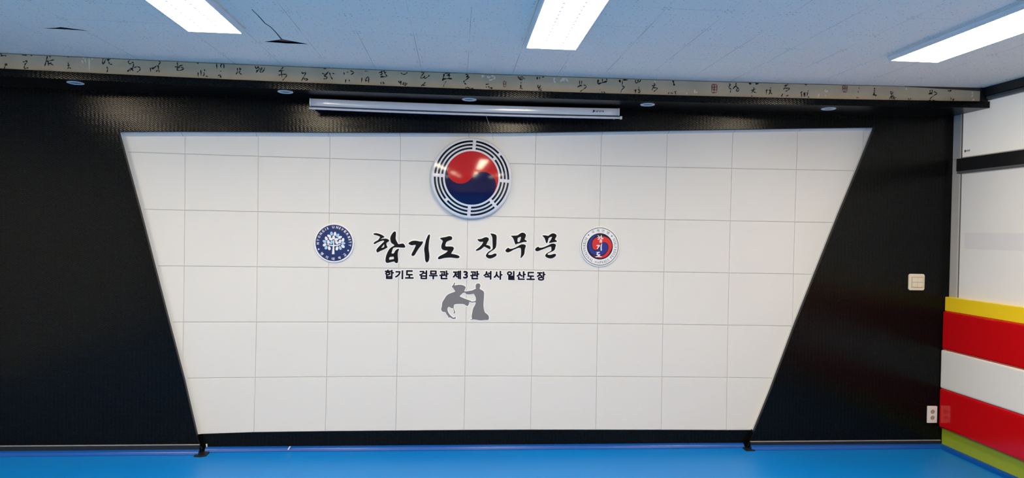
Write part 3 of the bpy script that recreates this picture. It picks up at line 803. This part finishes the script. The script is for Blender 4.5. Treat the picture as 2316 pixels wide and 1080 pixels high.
# ================================================================== projection screen
YSC = 5.0
sx0, sx1 = -1.070, 1.186
ssag = lambda x: -0.008 * (1 - ((x - .058) / 1.128) ** 2)
t = thing('projection_screen', 'rolled-up white projection screen case mounted below the black beam', 'projection screen', (0.058, 5.06, 2.552))
zt, zb = 2.6035, 2.549
zc = (zt + zb) / 2; hh = (zt - zb) / 2
def case_profile(hh, yf, r=.007):
    fr = [(yf + .0017 * t * t, zc + t * (hh - r)) for t in lin(1, -1, 13)]
    y1 = yf + .0017
    up = [(y1 + r - r * math.cos(q), zc + hh - r + r * math.sin(q)) for q in lin(math.pi / 2, .2, 5)]
    dn = [(y1 + r - r * math.cos(q), zc - hh + r - r * math.sin(q)) for q in lin(.2, math.pi / 2, 5)]
    return [(WF + .001, zc + hh)] + up + fr + dn + [(WF + .001, zc - hh)]
prof = case_profile(hh, 5.0)
bm = bmesh.new(); sweep_x(bm, prof, lin(sx0 + .006, sx1 - .006, 22), ssag)
case = link_mesh('case', bm, 'screen_case', t, smooth=True)
for a, b in ((sx0, sx0 + .007), (sx1 - .007, sx1)):
    bm = bmesh.new(); pr = case_profile(hh + .0015, 4.9985)
    sweep_x(bm, pr, [a, b]); link_mesh('end_cap', bm, 'screen_bar', t)
bm = bmesh.new(); zz = 2.5325
pr = [(5.004 + .008 * math.cos(q * math.pi / 5), zz + .0078 * math.sin(q * math.pi / 5)) for q in range(10)]
sweep_x(bm, pr, lin(-1.073, 1.196, 22), ssag)
bar = link_mesh('bottom_bar', bm, 'screen_bar', t, smooth=True)
bm = bmesh.new(); add_box(bm, (1.190, 4.994, zz - .011), (1.206, 5.014, zz + .011), .003); link_mesh('bar_tip', bm, 'white_plastic', bar)
bm = bmesh.new(); add_box(bm, (-1.066, 5.005, 2.539), (1.182, 5.02, 2.548)); 
for v in bm.verts: pass
bmesh.ops.subdivide_edges(bm, edges=[e for e in bm.edges if abs(e.verts[0].co.x - e.verts[1].co.x) > 1], cuts=14)
for v in bm.verts: v.co.z += ssag(v.co.x)
link_mesh('shadow_gap', bm, 'logo_gap_blue', t)  # dark strip standing for the shadow gap between case and bar
# maker's mark: a small arrow sign and five faint letters
YL = 4.9985
def lp(pts): return zoompts(pts, 1300, 220, 18.0, YL)
bm = outline([(lp([(700, 605), (745, 575), (740, 505), (775, 505), (835, 555), (800, 590), (745, 610)]), [])], YL, .0015, smooth=0)
x = 855
for ch, wd in (('u', 58), ('r', 48), ('o', 62), ('r', 48), ('e', 66)):
    a = aty(1300 + x / 18, 220 + 598 / 18, YL); b = aty(1300 + (x + wd) / 18, 220 + 532 / 18, YL)
    glyph(bm, ch, (lambda a, b: lambda q: Vector((a.x + (b.x - a.x) * q.x, YL - q.z, a.z + (b.z - a.z) * q.y)))(a, b), bold=.02, fit=True)
    x += wd + 12
link_mesh('maker_mark', bm, 'logo_gap_blue', case)
bm = bmesh.new(); a = aty(1099.5, 262, 5.0); b = aty(1112, 300, 5.1); c_ = aty(1116, 315, 5.12)
tube(bm, [a, (a + b) / 2 + Vector((0, -.004, 0)), b, c_], .0013, 6); link_mesh('pull_cord', bm, 'cord', bar)

# ================================================================== round plaque with the yin-yang and trigrams
pc = aty(1066.5, 403, W); PCX, PCZ = pc.x, pc.z - .002; PR = 0.308
TY = W
t = thing('round_plaque', 'large domed round plaque with red and blue yin-yang and black trigram bars', 'plaque', (PCX, TY, PCZ), None)
def dome(r): return TY - .046 - .050 * (1 - min(1, r / .95) ** 2)    # r in radii
def dp(r, a, lift=0.0): return (PCX + PR * r * math.cos(a), dome(r) - lift, PCZ + PR * r * math.sin(a))
bm = bmesh.new(); n = 96
prof = [(.985, TY + .001), (1.0, TY - .010), (1.0, TY - .032), (.985, TY - .041), (.965, TY - .0455)] + [(r, dome(r)) for r in (.94, .88, .80, .70, .60, .48, .36, .24, .12, .04)]
rr = [[bm.verts.new((PCX + PR * r * math.cos(k * 2 * math.pi / n), y, PCZ + PR * r * math.sin(k * 2 * math.pi / n))) for k in range(n)] for r, y in prof]
for a, b in zip(rr, rr[1:]):
    for k in range(n): bm.faces.new((a[k], a[(k + 1) % n], b[(k + 1) % n], b[k]))
bm.faces.new(rr[-1])
shell = link_mesh('dome_shell', bm, 'acrylic_white', t, smooth=True)
RT = .655; AX = math.radians(180 - 33); ROT = math.radians(-3.5)
for nm, s0, mt in (('red_half', -1, 'acrylic_red'), ('blue_half', 0, 'acrylic_blue')):
    bm = bmesh.new(); nr, na = 30, 64; G = []
    for i in range(nr + 1):
        q = 0.002 + .998 * i / nr; th = AX + math.acos(min(1, q))
        G.append([bm.verts.new(dp(RT * q, th + math.pi * (s0 + k / na), .0009)) for k in range(na + 1)])
    for a, b in zip(G, G[1:]):
        for k in range(na): bm.faces.new((a[k], a[k + 1], b[k + 1], b[k]))
    link_mesh(nm, bm, mt, t, smooth=True)
GAPH = .040
BR = {0: (True, False, True), 1: (False, False, False), 2: (False, True, False), 3: (True, True, True)}   # which of outer, middle, inner bars is broken
names = ('upper right', 'upper left', 'lower left', 'lower right')
for qd in range(4):
    bm = bmesh.new()
    for (r0, r1), brk in zip(((.878, .925), (.790, .836), (.702, .748)), BR[qd]):
        rm = (r0 + r1) / 2; g_ = GAPH / rm; A0, A1 = ROT + qd * math.pi / 2 + g_, ROT + (qd + 1) * math.pi / 2 - g_
        mid = (A0 + A1) / 2
        for a0, a1 in (((A0, mid - g_ * .9), (mid + g_ * .9, A1)) if brk else ((A0, A1),)):
            k = 30; G = [[bm.verts.new(dp(r, a0 + (a1 - a0) * i / k, .0009)) for i in range(k + 1)] for r in lin(r0, r1, 4)]
            for p_, q_ in zip(G, G[1:]):
                for i in range(k): bm.faces.new((p_[i], p_[i + 1], q_[i + 1], q_[i]))
    link_mesh('trigram', bm, 'acrylic_black', t, smooth=True)['label'] = 'black trigram bars at the plaque\'s %s' % names[qd]

# ================================================================== emblems
def disc(cx_, cz_, r, y0, y1, n=72, bev=.002):
    bm = bmesh.new()
    prof = [(r, y0), (r, y1 + bev), (r - bev, y1)]
    rr = [[bm.verts.new((cx_ + q * math.cos(k * 2 * math.pi / n), y, cz_ + q * math.sin(k * 2 * math.pi / n))) for k in range(n)] for q, y in prof]
    for a, b in zip(rr, rr[1:]):
        for k in range(n): bm.faces.new((a[k], a[(k + 1) % n], b[(k + 1) % n], b[k]))
    bm.faces.new(rr[-1]); return bm
def ring_glyph(bm, ch, cx_, cz_, rad, ang, h, wd, y, outward, bold=.03):
    """stand one character on a circle; outward: its top points away from the centre"""
    up = Vector((math.cos(ang), math.sin(ang))) * (1 if outward else -1)
    rt = Vector((up.y, -up.x))
    c = Vector((cx_ + rad * math.cos(ang), cz_ + rad * math.sin(ang)))
    def pl(q):
        p = c + rt * ((q.x - .5) * wd) + up * ((q.y - .5) * h); return Vector((p.x, y - .0004 - q.z, p.y))
    if ch in '·':
        k = 12; bm.faces.new([bm.verts.new((c.x + h * .5 * math.cos(i * 2 * math.pi / k), y - .0004, c.y + h * .5 * math.sin(i * 2 * math.pi / k))) for i in range(k)]); return
    glyph(bm, ch, pl, bold=bold, fit=True)

# university emblem: blue disc, white tree of leaves
ec = aty(700 + 607 / 10.8, 500 + 527 / 10.8, W); EX, EZ = ec.x, ec.z
um = W / FPX / 10.8 * 0.985         # metres per zoom pixel
t = thing('round_emblem', 'round navy university emblem with a white leafy tree and ring of white letters', 'emblem', (EX, W, EZ), 'round emblems on the white panel')
link_mesh('rim', disc(EX, EZ, 478 * um, W + .001, W - .012), 'emblem_white', t)
link_mesh('field', disc(EX, EZ, 442 * um, W - .011, W - .0135, bev=.0005), 'emblem_navy', t)
def E_(x, y): return (EX + (x - 607) * um, EZ - (y - 527) * um)
YE = W - .0142
bm = bmesh.new()
leaves = [(545,300,10,1),(628,305,-3,0),(695,342,-30,1),(750,388,-62,0),(487,362,60,0),(420,422,22,0),(595,395,0,0),(525,432,65,0),(665,440,-72,0),(380,495,62,1),(471,505,6,0),(545,515,-35,1),(670,515,45,0),(748,490,-14,0),(820,450,-16,0),(828,532,-84,1),(385,575,-55,0),(420,640,-20,1),(495,655,14,0),(680,658,-12,0),(755,645,26,1),(820,605,55,0)]
for lx, ly, a, c in leaves:
    n = 14; a = math.radians(a); vs = []
    for k in range(n):
        q = k * 2 * math.pi / n; px, py = 33 * math.sin(q) * (1 - .18 * math.cos(q)), 50 * math.cos(q)
        X_, Z_ = E_(lx + px * math.cos(a) - py * math.sin(a), ly - (px * math.sin(a) + py * math.cos(a)))
        vs.append(bm.verts.new((X_, YE, Z_)))
    bm.faces.new(vs).material_index = c
bm = outline([([E_(*q) for q in [(585,462),(612,462),(612,575),(680,570),(755,550),(767,570),(690,600),(612,607),(622,800),(560,800),(578,607),(510,600),(443,575),(447,558),(520,575),(585,578)]], [])], YE, .001, bm=bm, mi=0, smooth=0)
link_mesh('tree_motif', bm, ['emblem_white', 'emblem_sky'], t)
bm = bmesh.new()
for ch, a in zip('MYONGJIUNIVERSITY', (182.5, 170.5, 158, 145.5, 133, 123, 114, 93.5, 79, 69.5, 59.5, 47, 34.5, 22.5, 13, 3.5, -7.5)):
    ring_glyph(bm, ch, EX, EZ, 385 * um, math.radians(a), 60 * um, (22 if ch in 'IJ' else 52) * um, YE, True, .03)
for ch, x, y in (('명', 325, 790), ('지', 440, 870), ('대', 590, 905), ('학', 742, 880), ('교', 868, 812)):
    X_, Z_ = E_(x, y); a = math.atan2(Z_ - EZ, X_ - EX)
    ring_glyph(bm, ch, EX, EZ, 386 * um, a, 66 * um, 64 * um, YE, False, .02)
for x, y in ((243, 685), (948, 705)):
    X_, Z_ = E_(x, y); ring_glyph(bm, '·', EX, EZ, math.hypot(X_ - EX, Z_ - EZ), math.atan2(Z_ - EZ, X_ - EX), 38 * um, 0, YE, True)
link_mesh('ring_lettering', bm, 'emblem_white', t)

# hapkido federation emblem
ec = aty(1300 + 587 / 10.487, 505 + 545 / 10.487, W); EX, EZ = ec.x, ec.z
um = W / FPX / 10.487 * 1.012
def H_(x, y): return (EX + (x - 587) * um, EZ - (y - 545) * um)
t = thing('round_emblem', 'round white emblem with red and blue swirl, right of the big black letters', 'emblem', (EX, W, EZ), 'round emblems on the white panel')
link_mesh('rim', disc(EX, EZ, 478 * um, W + .001, W - .012), 'emblem_white', t)
YE = W - .0126
def ring(bm, r0, r1, y, n=72, cx_=None, cz_=None):
    a = [bm.verts.new((EX + r0 * math.cos(k * 2 * math.pi / n), y, EZ + r0 * math.sin(k * 2 * math.pi / n))) for k in range(n)]
    b = [bm.verts.new((EX + r1 * math.cos(k * 2 * math.pi / n), y, EZ + r1 * math.sin(k * 2 * math.pi / n))) for k in range(n)]
    for k in range(n): bm.faces.new((a[k], a[(k + 1) % n], b[(k + 1) % n], b[k]))
bm = bmesh.new(); ring(bm, 434 * um, 450 * um, YE); link_mesh('outline_ring', bm, 'emblem_grey', t)
fx, fz = H_(587, 540)
link_mesh('field', disc(fx, fz, 312 * um, W - .011, W - .0132, bev=.0005), 'emblem_black', t)
YE2 = W - .0139
red = [(400,500),(405,430),(440,370),(510,325),(600,305),(700,305),(790,345),(850,410),(880,500),(870,590),(830,680),(780,750),(710,800),(640,820),(560,815),(480,795),(415,755),(500,780),(580,785),(650,765),(710,730),(770,660),(800,570),(780,490),(740,450),(690,435),(640,450),(590,490),(560,560),(540,610),(490,630),(440,615),(410,570)]
blue = [(640,462),(690,448),(735,462),(770,510),(782,575),(762,645),(700,715),(620,752),(530,758),(440,745),(370,695),(315,620),(298,520),(322,420),(380,335),(450,280),(525,258),(470,305),(412,365),(382,440),(380,520),(400,590),(445,640),(500,650),(552,632),(588,560),(606,500)]
bm = outline([([H_(*q) for q in red], [])], YE2, .001, mi=0, smooth=2)
bm = outline([([H_(*q) for q in blue], [])], YE2, .001, bm=bm, mi=1, smooth=2)
link_mesh('swirl', bm, ['emblem_red', 'emblem_blue'], t)

# traced brush letters (points in the pixels of an enlarged view, from the view's corner)
BRUSH = {
 '합': ((830, 510), [([(150,195),(175,178),(225,175),(290,190),(350,215),(400,245),(420,265),(400,282),(350,300),(318,322),(390,310),(450,305),(500,318),(528,345),(525,370),(500,385),(470,405),(460,430),(468,470),(490,500),(485,520),(440,545),(380,575),(320,600),(285,620),(255,638),(235,625),(222,590),(230,560),(270,510),(340,440),(420,365),(390,350),(330,365),(260,395),(210,420),(185,438),(160,430),(165,405),(200,375),(260,345),(290,310),(318,262),(280,245),(220,225),(165,212)], [[(410,435),(415,480),(405,515),(335,530),(370,490)]]),
   ([(660,130),(690,150),(692,200),(685,260),(682,310),(700,355),(725,400),(745,440),(800,430),(850,420),(880,435),(900,465),(915,495),(905,520),(850,522),(770,515),(690,512),(640,520),(615,540),(600,600),(583,660),(635,662),(655,630),(680,585),(720,555),(760,548),(768,565),(745,600),(733,660),(735,730),(743,790),(742,840),(730,885),(700,888),(668,875),(655,848),(600,855),(540,872),(490,885),(455,870),(440,840),(445,770),(465,690),(495,620),(530,560),(580,510),(640,480),(660,465),(620,435),(580,410),(565,370),(555,310),(565,250),(590,205),(620,160)], [[(545,742),(635,730),(645,765),(640,795),(590,800),(530,812),(528,770)]])]),
 '기': ((830, 510), [([(980,425),(1010,395),(1060,365),(1130,352),(1200,360),(1270,378),(1320,368),(1337,380),(1325,420),(1290,470),(1240,530),(1200,590),(1165,650),(1135,700),(1105,718),(1070,715),(1058,690),(1075,645),(1110,580),(1140,520),(1168,455),(1120,455),(1070,468),(1030,455)], []),
   ([(1480,205),(1500,220),(1495,280),(1480,350),(1472,440),(1465,540),(1475,620),(1487,690),(1485,780),(1470,840),(1430,878),(1400,855),(1382,810),(1380,720),(1372,640),(1360,565),(1370,490),(1390,410),(1405,340),(1435,270),(1455,225)], [])]),
 '도': ((830, 510), [([(1735,292),(1800,280),(1880,268),(1950,245),(2000,250),(2025,270),(2030,310),(2010,335),(1960,350),(1900,375),(1875,420),(1862,480),(1890,495),(1960,492),(2030,495),(2065,515),(2070,545),(2050,590),(2020,630),(1998,665),(2060,675),(2130,690),(2190,715),(2208,740),(2190,765),(2150,775),(2080,765),(2000,755),(1920,757),(1830,768),(1770,785),(1720,798),(1688,785),(1690,760),(1720,725),(1790,690),(1860,655),(1905,620),(1928,590),(1890,588),(1830,582),(1790,560),(1768,520),(1770,470),(1785,420),(1812,365),(1780,335),(1745,310)], [])]),
 '진': ((1060, 510), [([(200,318),(250,320),(310,310),(370,280),(420,268),(465,285),(482,315),(475,345),(450,385),(430,425),(412,455),(450,462),(500,478),(520,510),(522,545),(500,560),(460,540),(410,515),(370,490),(330,530),(280,570),(220,590),(175,598),(165,580),(200,550),(250,515),(300,465),(335,415),(348,380),(315,382),(270,385),(225,355)], []),
   ([(510,182),(560,185),(620,200),(655,220),(665,260),(662,340),(660,440),(645,520),(610,560),(560,590),(510,625),(470,660),(460,685),(490,695),(550,690),(600,665),(640,655),(668,680),(660,710),(620,740),(560,770),(500,782),(450,765),(415,735),(405,705),(430,660),(480,610),(540,575),(572,545),(570,470),(567,380),(565,290),(550,240)], [])]),
 '무': ((1060, 510), [([(995,240),(1050,235),(1120,235),(1170,225),(1220,185),(1275,160),(1330,175),(1365,215),(1355,260),(1335,310),(1330,330),(1370,350),(1388,370),(1375,385),(1310,385),(1240,405),(1180,425),(1150,425),(1125,452),(1105,430),(1085,370),(1065,310),(1040,270)], [[(1165,290),(1200,275),(1245,255),(1240,310),(1220,370),(1185,392),(1160,380)]]),
   ([(870,595),(890,560),(920,535),(950,518),(960,545),(1010,550),(1070,535),(1150,500),(1220,455),(1270,438),(1330,445),(1362,470),(1355,500),(1335,560),(1330,640),(1315,690),(1280,735),(1240,775),(1232,760),(1245,690),(1248,600),(1240,530),(1200,520),(1130,545),(1060,575),(1000,610),(940,638),(895,625)], [])]),
 '문': ((1060, 510), [([(1745,235),(1790,225),(1840,230),(1890,245),(1930,215),(1980,182),(2030,180),(2080,205),(2095,240),(2075,280),(2050,320),(2060,335),(2095,355),(2105,375),(2080,385),(2020,390),(1960,405),(1910,412),(1915,385),(1950,345),(1970,300),(1990,262),(1950,265),(1900,295),(1890,340),(1880,390),(1855,422),(1838,400),(1825,345),(1805,290),(1775,258)], []),
   ([(1580,560),(1600,530),(1630,510),(1660,495),(1672,520),(1730,525),(1800,505),(1880,470),(1950,435),(2010,422),(2060,435),(2078,460),(2065,500),(2050,560),(2030,590),(1980,615),(1920,640),(1875,665),(1880,690),(1930,695),(1980,685),(2030,665),(2070,670),(2085,695),(2060,730),(2010,765),(1950,780),(1890,768),(1840,745),(1820,715),(1830,680),(1870,645),(1930,615),(1970,590),(1968,540),(1965,495),(1920,500),(1850,525),(1780,555),(1710,580),(1650,605),(1610,605),(1585,585)], [])]),
}
# emblem: the same three brush syllables in white, top to bottom
bm = bmesh.new()
for ch, (u0, v0, u1, v1) in (('합', (518, 268, 668, 452)), ('기', (496, 466, 638, 648)), ('도', (484, 668, 642, 800))):
    src = BRUSH[ch][1]; al = [p for o, hs in src for p in o]
    a0, a1 = min(p[0] for p in al), max(p[0] for p in al); b0, b1 = min(p[1] for p in al), max(p[1] for p in al)
    mp = lambda p: H_(u0 + (u1 - u0) * (p[0] - a0) / (a1 - a0), v0 + (v1 - v0) * (p[1] - b0) / (b1 - b0))
    bm = outline([([mp(p) for p in o], [[mp(p) for p in h] for h in hs]) for o, hs in src], W - .0146, .0006, bm=bm, smooth=1)
link_mesh('white_lettering', bm, 'emblem_white', t)
bm = bmesh.new()
word = 'INTERNATIONAL HAPKIDO FEDERATION'
wts = {'I': .42, ' ': .72, 'L': .85, 'T': .85, 'F': .85, 'E': .9}
adv = [wts.get(c, 1.0) for c in word]; tot = sum(adv) - (adv[0] + adv[-1]) / 2
a_, span = 149.0, 387.0 - 149.0; acc = -adv[0] / 2
for ch, ad in zip(word, adv):
    ang = a_ + span * (acc + ad / 2) / tot; acc += ad
    if ch == ' ': continue
    ring_glyph(bm, ch, EX, EZ, 377 * um, math.radians(ang), 60 * um, (12 if ch == 'I' else 38) * um, YE, False, .004)
for ch, x, y in (('국', 415, 205), ('제', 535, 170), ('연', 655, 173), ('맹', 775, 217)):
    X_, Z_ = H_(x, y); ring_glyph(bm, ch, EX, EZ, math.hypot(X_ - EX, Z_ - EZ), math.atan2(Z_ - EZ, X_ - EX), 66 * um, 64 * um, YE, True, .008)
for x, y in ((310, 278), (870, 292)):
    X_, Z_ = H_(x, y); ring_glyph(bm, '·', EX, EZ, math.hypot(X_ - EX, Z_ - EZ), math.atan2(Z_ - EZ, X_ - EX), 34 * um, 0, YE, True)
link_mesh('ring_lettering', bm, 'emblem_grey', t)

# ================================================================== large brush letters
labs = {'합': 'large black brush letter 합, leftmost of the six big letters', '기': 'large black brush letter 기, second of the six big letters', '도': 'large black brush letter 도, third of the six big letters',
        '진': 'large black brush letter 진, fourth of the six, after the gap', '무': 'large black brush letter 무, fifth of the six big letters', '문': 'large black brush letter 문, rightmost of the six big letters'}
for ch, (org, src) in BRUSH.items():
    pol = [(zoompts(o, *org, 10.527, W), [zoompts(h, *org, 10.527, W) for h in hs]) for o, hs in src]
    xs = [p[0] for o, _ in pol for p in o]; zs = [p[1] for o, _ in pol for p in o]
    t = thing('sign_letter', labs[ch], 'sign letter', ((min(xs) + max(xs)) / 2, W, min(zs)), 'large black brush letters')
    link_mesh('letter_face', outline(pol, W - .0052, .004), 'letter_black', t)
    link_mesh('white_halo', slab(grown([chaikin(l) for o, hs in pol for l in [o] + list(hs)], .0085), W - .0022, .003), 'letter_halo', t)

# ================================================================== the line of small letters
SM = [('합', 115, 108, 360, 352, 0), ('기', 385, 122, 605, 356, 0), ('도', 650, 122, 880, 342, 0), ('검', 1015, 124, 1232, 354, 0), ('무', 1275, 128, 1506, 358, 0), ('관', 1545, 128, 1792, 358, 0),
      ('제', 1895, 130, 2120, 358, 0), ('3', 85, 138, 217, 342, 1), ('관', 265, 136, 512, 360, 1), ('석', 615, 138, 832, 368, 1), ('사', 880, 138, 1122, 370, 1), ('일', 1228, 140, 1442, 376, 1), ('산', 1480, 148, 1728, 374, 1), ('도', 1745, 162, 1968, 378, 1), ('장', 2010, 158, 2246, 392, 1)]
pos = ['first', 'second', 'third', 'fourth', 'fifth', 'sixth', 'seventh', 'eighth', 'ninth', 'tenth', 'eleventh', 'twelfth', 'thirteenth', 'fourteenth', 'last']
for (ch, x0, y0, x1, y1, k), nm in zip(SM, pos):
    ox = (860, 1040)[k]; s = 11.58
    a = aty(ox + x0 / s, 600 + y1 / s, W); b = aty(ox + x1 / s, 600 + y0 / s, W)
    t = thing('sign_letter', 'small dark %s %s, %s in the line of small letters under the big ones' % ('numeral' if ch == '3' else 'letter', ch, nm), 'sign letter', ((a.x + b.x) / 2, W, a.z), 'small dark letters')
    bold = .0032
    fit = lambda q: (a.x + bold + (b.x - a.x - 2 * bold) * q[0], a.z + bold + (b.z - a.z - 2 * bold) * q[1])
    base = [[fit(q) for q in l] for l in glyph_loops(ch)]
    link_mesh('letter_face', slab(grown(base, bold, .0009), W - .0038, .003), 'letter_navy', t)
    link_mesh('white_halo', slab(grown(base, bold + .0062, .0011), W - .0016, .0022), 'letter_halo', t)

# ================================================================== grey silhouette of two fighters
fig = [(495,80),(510,95),(490,135),(488,155),(560,140),(630,135),(700,150),(755,185),(745,225),(725,265),(715,290),(760,293),(860,275),(900,272),(940,250),(985,235),(990,215),(980,180),(990,130),(1020,108),(1050,103),(1080,115),(1097,150),(1090,190),(1075,215),(1085,240),(1130,260),(1165,285),(1182,310),(1180,400),(1172,500),(1165,600),(1172,690),(1195,780),(1240,810),(1275,840),(1295,880),(1292,930),(1275,955),(1200,952),(1120,965),(1050,958),(980,945),(930,940),(880,950),(855,960),(848,950),(890,935),(905,925),(890,890),(895,840),(910,760),(925,690),(945,650),(970,610),(985,570),(990,540),(950,540),(905,552),(870,540),(830,530),(838,545),(825,590),(810,625),(785,630),(760,620),(725,590),(680,580),(610,578),(540,582),(495,590),(478,615),(472,670),(480,700),(500,740),(512,770),(500,805),(475,808),(472,790),(485,755),(465,690),(455,675),(430,685),(400,665),(360,645),(340,665),(325,700),(330,730),(350,780),(380,830),(430,875),(470,905),(500,895),(515,870),(520,885),(525,915),(500,930),(460,932),(420,910),(380,885),(365,905),(348,895),(350,865),(320,840),(300,800),(280,765),(240,770),(205,755),(180,715),(185,685),(200,640),(205,580),(215,530),(250,480),(280,430),(310,385),(370,345),(440,320),(515,295),(500,270),(465,215),(425,178),(445,160),(465,140),(480,100)]
hole = [(698,320),(740,320),(760,350),(800,360),(880,358),(945,340),(960,380),(985,420),(990,480),(985,512),(940,522),(900,530),(870,510),(800,485),(720,455),(650,425),(610,405),(640,370)]
pf = [(zoompts(fig, 980, 630, 10.286, W), [zoompts(hole, 980, 630, 10.286, W)])]
c = aty(1050, 722, W)
t = thing('figure_silhouette', 'flat grey cut-out of two martial artists, one throwing the other, under the letters', 'wall sign', (c.x, W, c.z))
link_mesh('figures', outline(pf, W - .0040, .003), 'figure_grey', t)
link_mesh('white_halo', slab(grown([chaikin(l) for l in [pf[0][0]] + pf[0][1]], .0065), W - .0016, .0022), 'letter_halo', t)

# ================================================================== switch and outlet
def rounded_plate(x0, x1, z0, z1, y, th, r, mt, name, parent, bev=.003):
    bm = bmesh.new(); k = 6; base = []
    for cx_, cz_, a0 in ((x1 - r, z1 - r, 0), (x0 + r, z1 - r, 90), (x0 + r, z0 + r, 180), (x1 - r, z0 + r, 270)):
        for i in range(k + 1):
            a = math.radians(a0 + 90 * i / k); base.append((cx_, cz_, math.cos(a), math.sin(a)))
    lv = [[bm.verts.new((cx_ + ca * (r - e), yy, cz_ + sa * (r - e))) for cx_, cz_, ca, sa in base] for e, yy in ((0, y + .001), (0, y - th + bev), (bev * .4, y - th + bev * .3), (bev, y - th))]
    n = len(base)
    for a, b in zip(lv, lv[1:]):
        for i in range(n): bm.faces.new((a[i], a[(i + 1) % n], b[(i + 1) % n], b[i]))
    bm.faces.new(lv[-1])
    return link_mesh(name, bm, mt, parent)
a = aty(2053.4, 655.6, WF); b = aty(2090.2, 619, WF)
t = thing('light_switch', 'square ivory light switch with four rockers on the right black wall', 'light switch', ((a.x + b.x) / 2, WF, a.z))
rounded_plate(a.x, b.x, a.z, b.z, WF, .010, .016, 'ivory_plastic', 'plate', t)
x0, x1, z0, z1 = a.x + .026, b.x - .018, a.z + .026, b.z - .028
link_mesh('rocker_well', box((x0 - .004, WF - .0112, z0 - .004), (x1 + .004, WF - .008, z1 + .004)), 'ivory_shadow', t)
xm, zm = (x0 + x1) / 2, (z0 + z1) / 2
for p, q in ((x0, xm - .0012), (xm + .0012, x1)):
    for r, s in ((z0, zm - .001), (zm + .001, z1)):
        link_mesh('rocker', box((p, WF - .0145, r), (q, WF - .0095, s), .0012), 'ivory_plastic', t)
a = aty(2095.8, 955, WF); b = aty(2118.6, 917, WF)
t = thing('power_outlet', 'white double power outlet low on the black wall beside the lower red pad', 'power outlet', ((a.x + b.x) / 2, WF, a.z))
rounded_plate(a.x, b.x, a.z, b.z, WF, .010, .004, 'outlet_white', 'plate', t)
xc = (a.x + b.x) / 2
for fz in (.67, .31):
    zc_ = a.z + (b.z - a.z) * fz; n = 28
    bm = bmesh.new(); prof = [(.022, WF - .0098), (.022, WF - .0125), (.0195, WF - .0128), (.018, WF - .0108)]
    rr = [[bm.verts.new((xc + r * math.cos(k * 2 * math.pi / n), y, zc_ + r * math.sin(k * 2 * math.pi / n))) for k in range(n)] for r, y in prof]
    for p, q in zip(rr, rr[1:]):
        for k in range(n): bm.faces.new((p[k], p[(k + 1) % n], q[(k + 1) % n], q[k]))
    so = link_mesh('socket', bm, 'outlet_white', t)
    bm = bmesh.new(); bmesh.ops.create_circle(bm, cap_ends=True, segments=n, radius=.0185, matrix=Matrix.Translation((xc, WF - .0104, zc_)) @ Matrix.Rotation(math.pi / 2, 4, 'X'))
    link_mesh('socket_floor', bm, 'ivory_shadow', so)
    bm = bmesh.new()
    for s in (-1, 1):
        bmesh.ops.create_cone(bm, cap_ends=True, segments=12, radius1=.0034, radius2=.0034, depth=.0016, matrix=Matrix.Translation((xc + s * .008, WF - .0108, zc_)) @ Matrix.Rotation(math.pi / 2, 4, 'X'))
    link_mesh('pin_holes', bm, 'outlet_hole', so)

# ================================================================== dark corner plates at the feet of the slanted sides, bits of tape
for pts_, lab in (([(438, 1030), (442, 1021.5), (452, 1019), (474.6, 1018), (473.6, 1021.5), (466, 1029), (452, 1031)], 'dark rounded corner plate on the blue mat at the left foot of the panel'),
                  ([(1676, 1006.6), (1692, 1005.7), (1704, 1006.6), (1709, 1012.6), (1708.6, 1017), (1688, 1017.4), (1681.6, 1012.6)], 'dark rounded corner plate on the blue mat at the right foot of the panel')):
    bm = bmesh.new(); zt_ = .008
    P_ = [atz(u, v, zt_) for u, v in pts_]
    if area([(p.x, p.y) for p in P_]) < 0: P_.reverse()
    top = [bm.verts.new((p.x, p.y, zt_)) for p in P_]; bot = [bm.verts.new((p.x, p.y, 0.0)) for p in P_]
    bm.faces.new(top); bm.faces.new(bot[::-1])
    for i in range(len(top)): bm.faces.new((top[i], bot[i], bot[(i + 1) % len(top)], top[(i + 1) % len(top)]))
    bmesh.ops.bevel(bm, geom=[e for e in bm.edges if all(v.co.z > .004 for v in e.verts)], offset=.003, segments=2, affect='EDGES')
    c = sum(P_, Vector()) / len(P_)
    meta(link_mesh('corner_plate', bm, 'black_paint', origin=(c.x, c.y, 0)), lab, 'corner plate', 'dark corner plates on the mat')
for pts_, lab in (([(465.5, 1003.5), (468.5, 1003), (469, 1011), (466.5, 1011)], 'tiny upright scrap of white tape by the left corner plate'),
                  ([(654, 1009), (657.5, 1008.5), (653.5, 1016), (650, 1016.3)], 'tiny slanted scrap of pale tape on the blue strip below the second tile column')):
    bm = bmesh.new(); yy = YP - (.0025 if 'upright' in lab else .0335)
    P_ = [aty(u, v, yy) for u, v in pts_]
    fr = [bm.verts.new(p) for p in P_]; bk = [bm.verts.new((p.x, p.y + .003, p.z)) for p in P_]
    bm.faces.new(fr)
    for i in range(4): bm.faces.new((fr[i], fr[(i + 1) % 4], bk[(i + 1) % 4], bk[i]))
    meta(link_mesh('tape_scrap', bm, 'tape_white', origin=P_[2]), lab, 'tape')

for o in COL.objects:
    if '_at' in o: del o['_at']
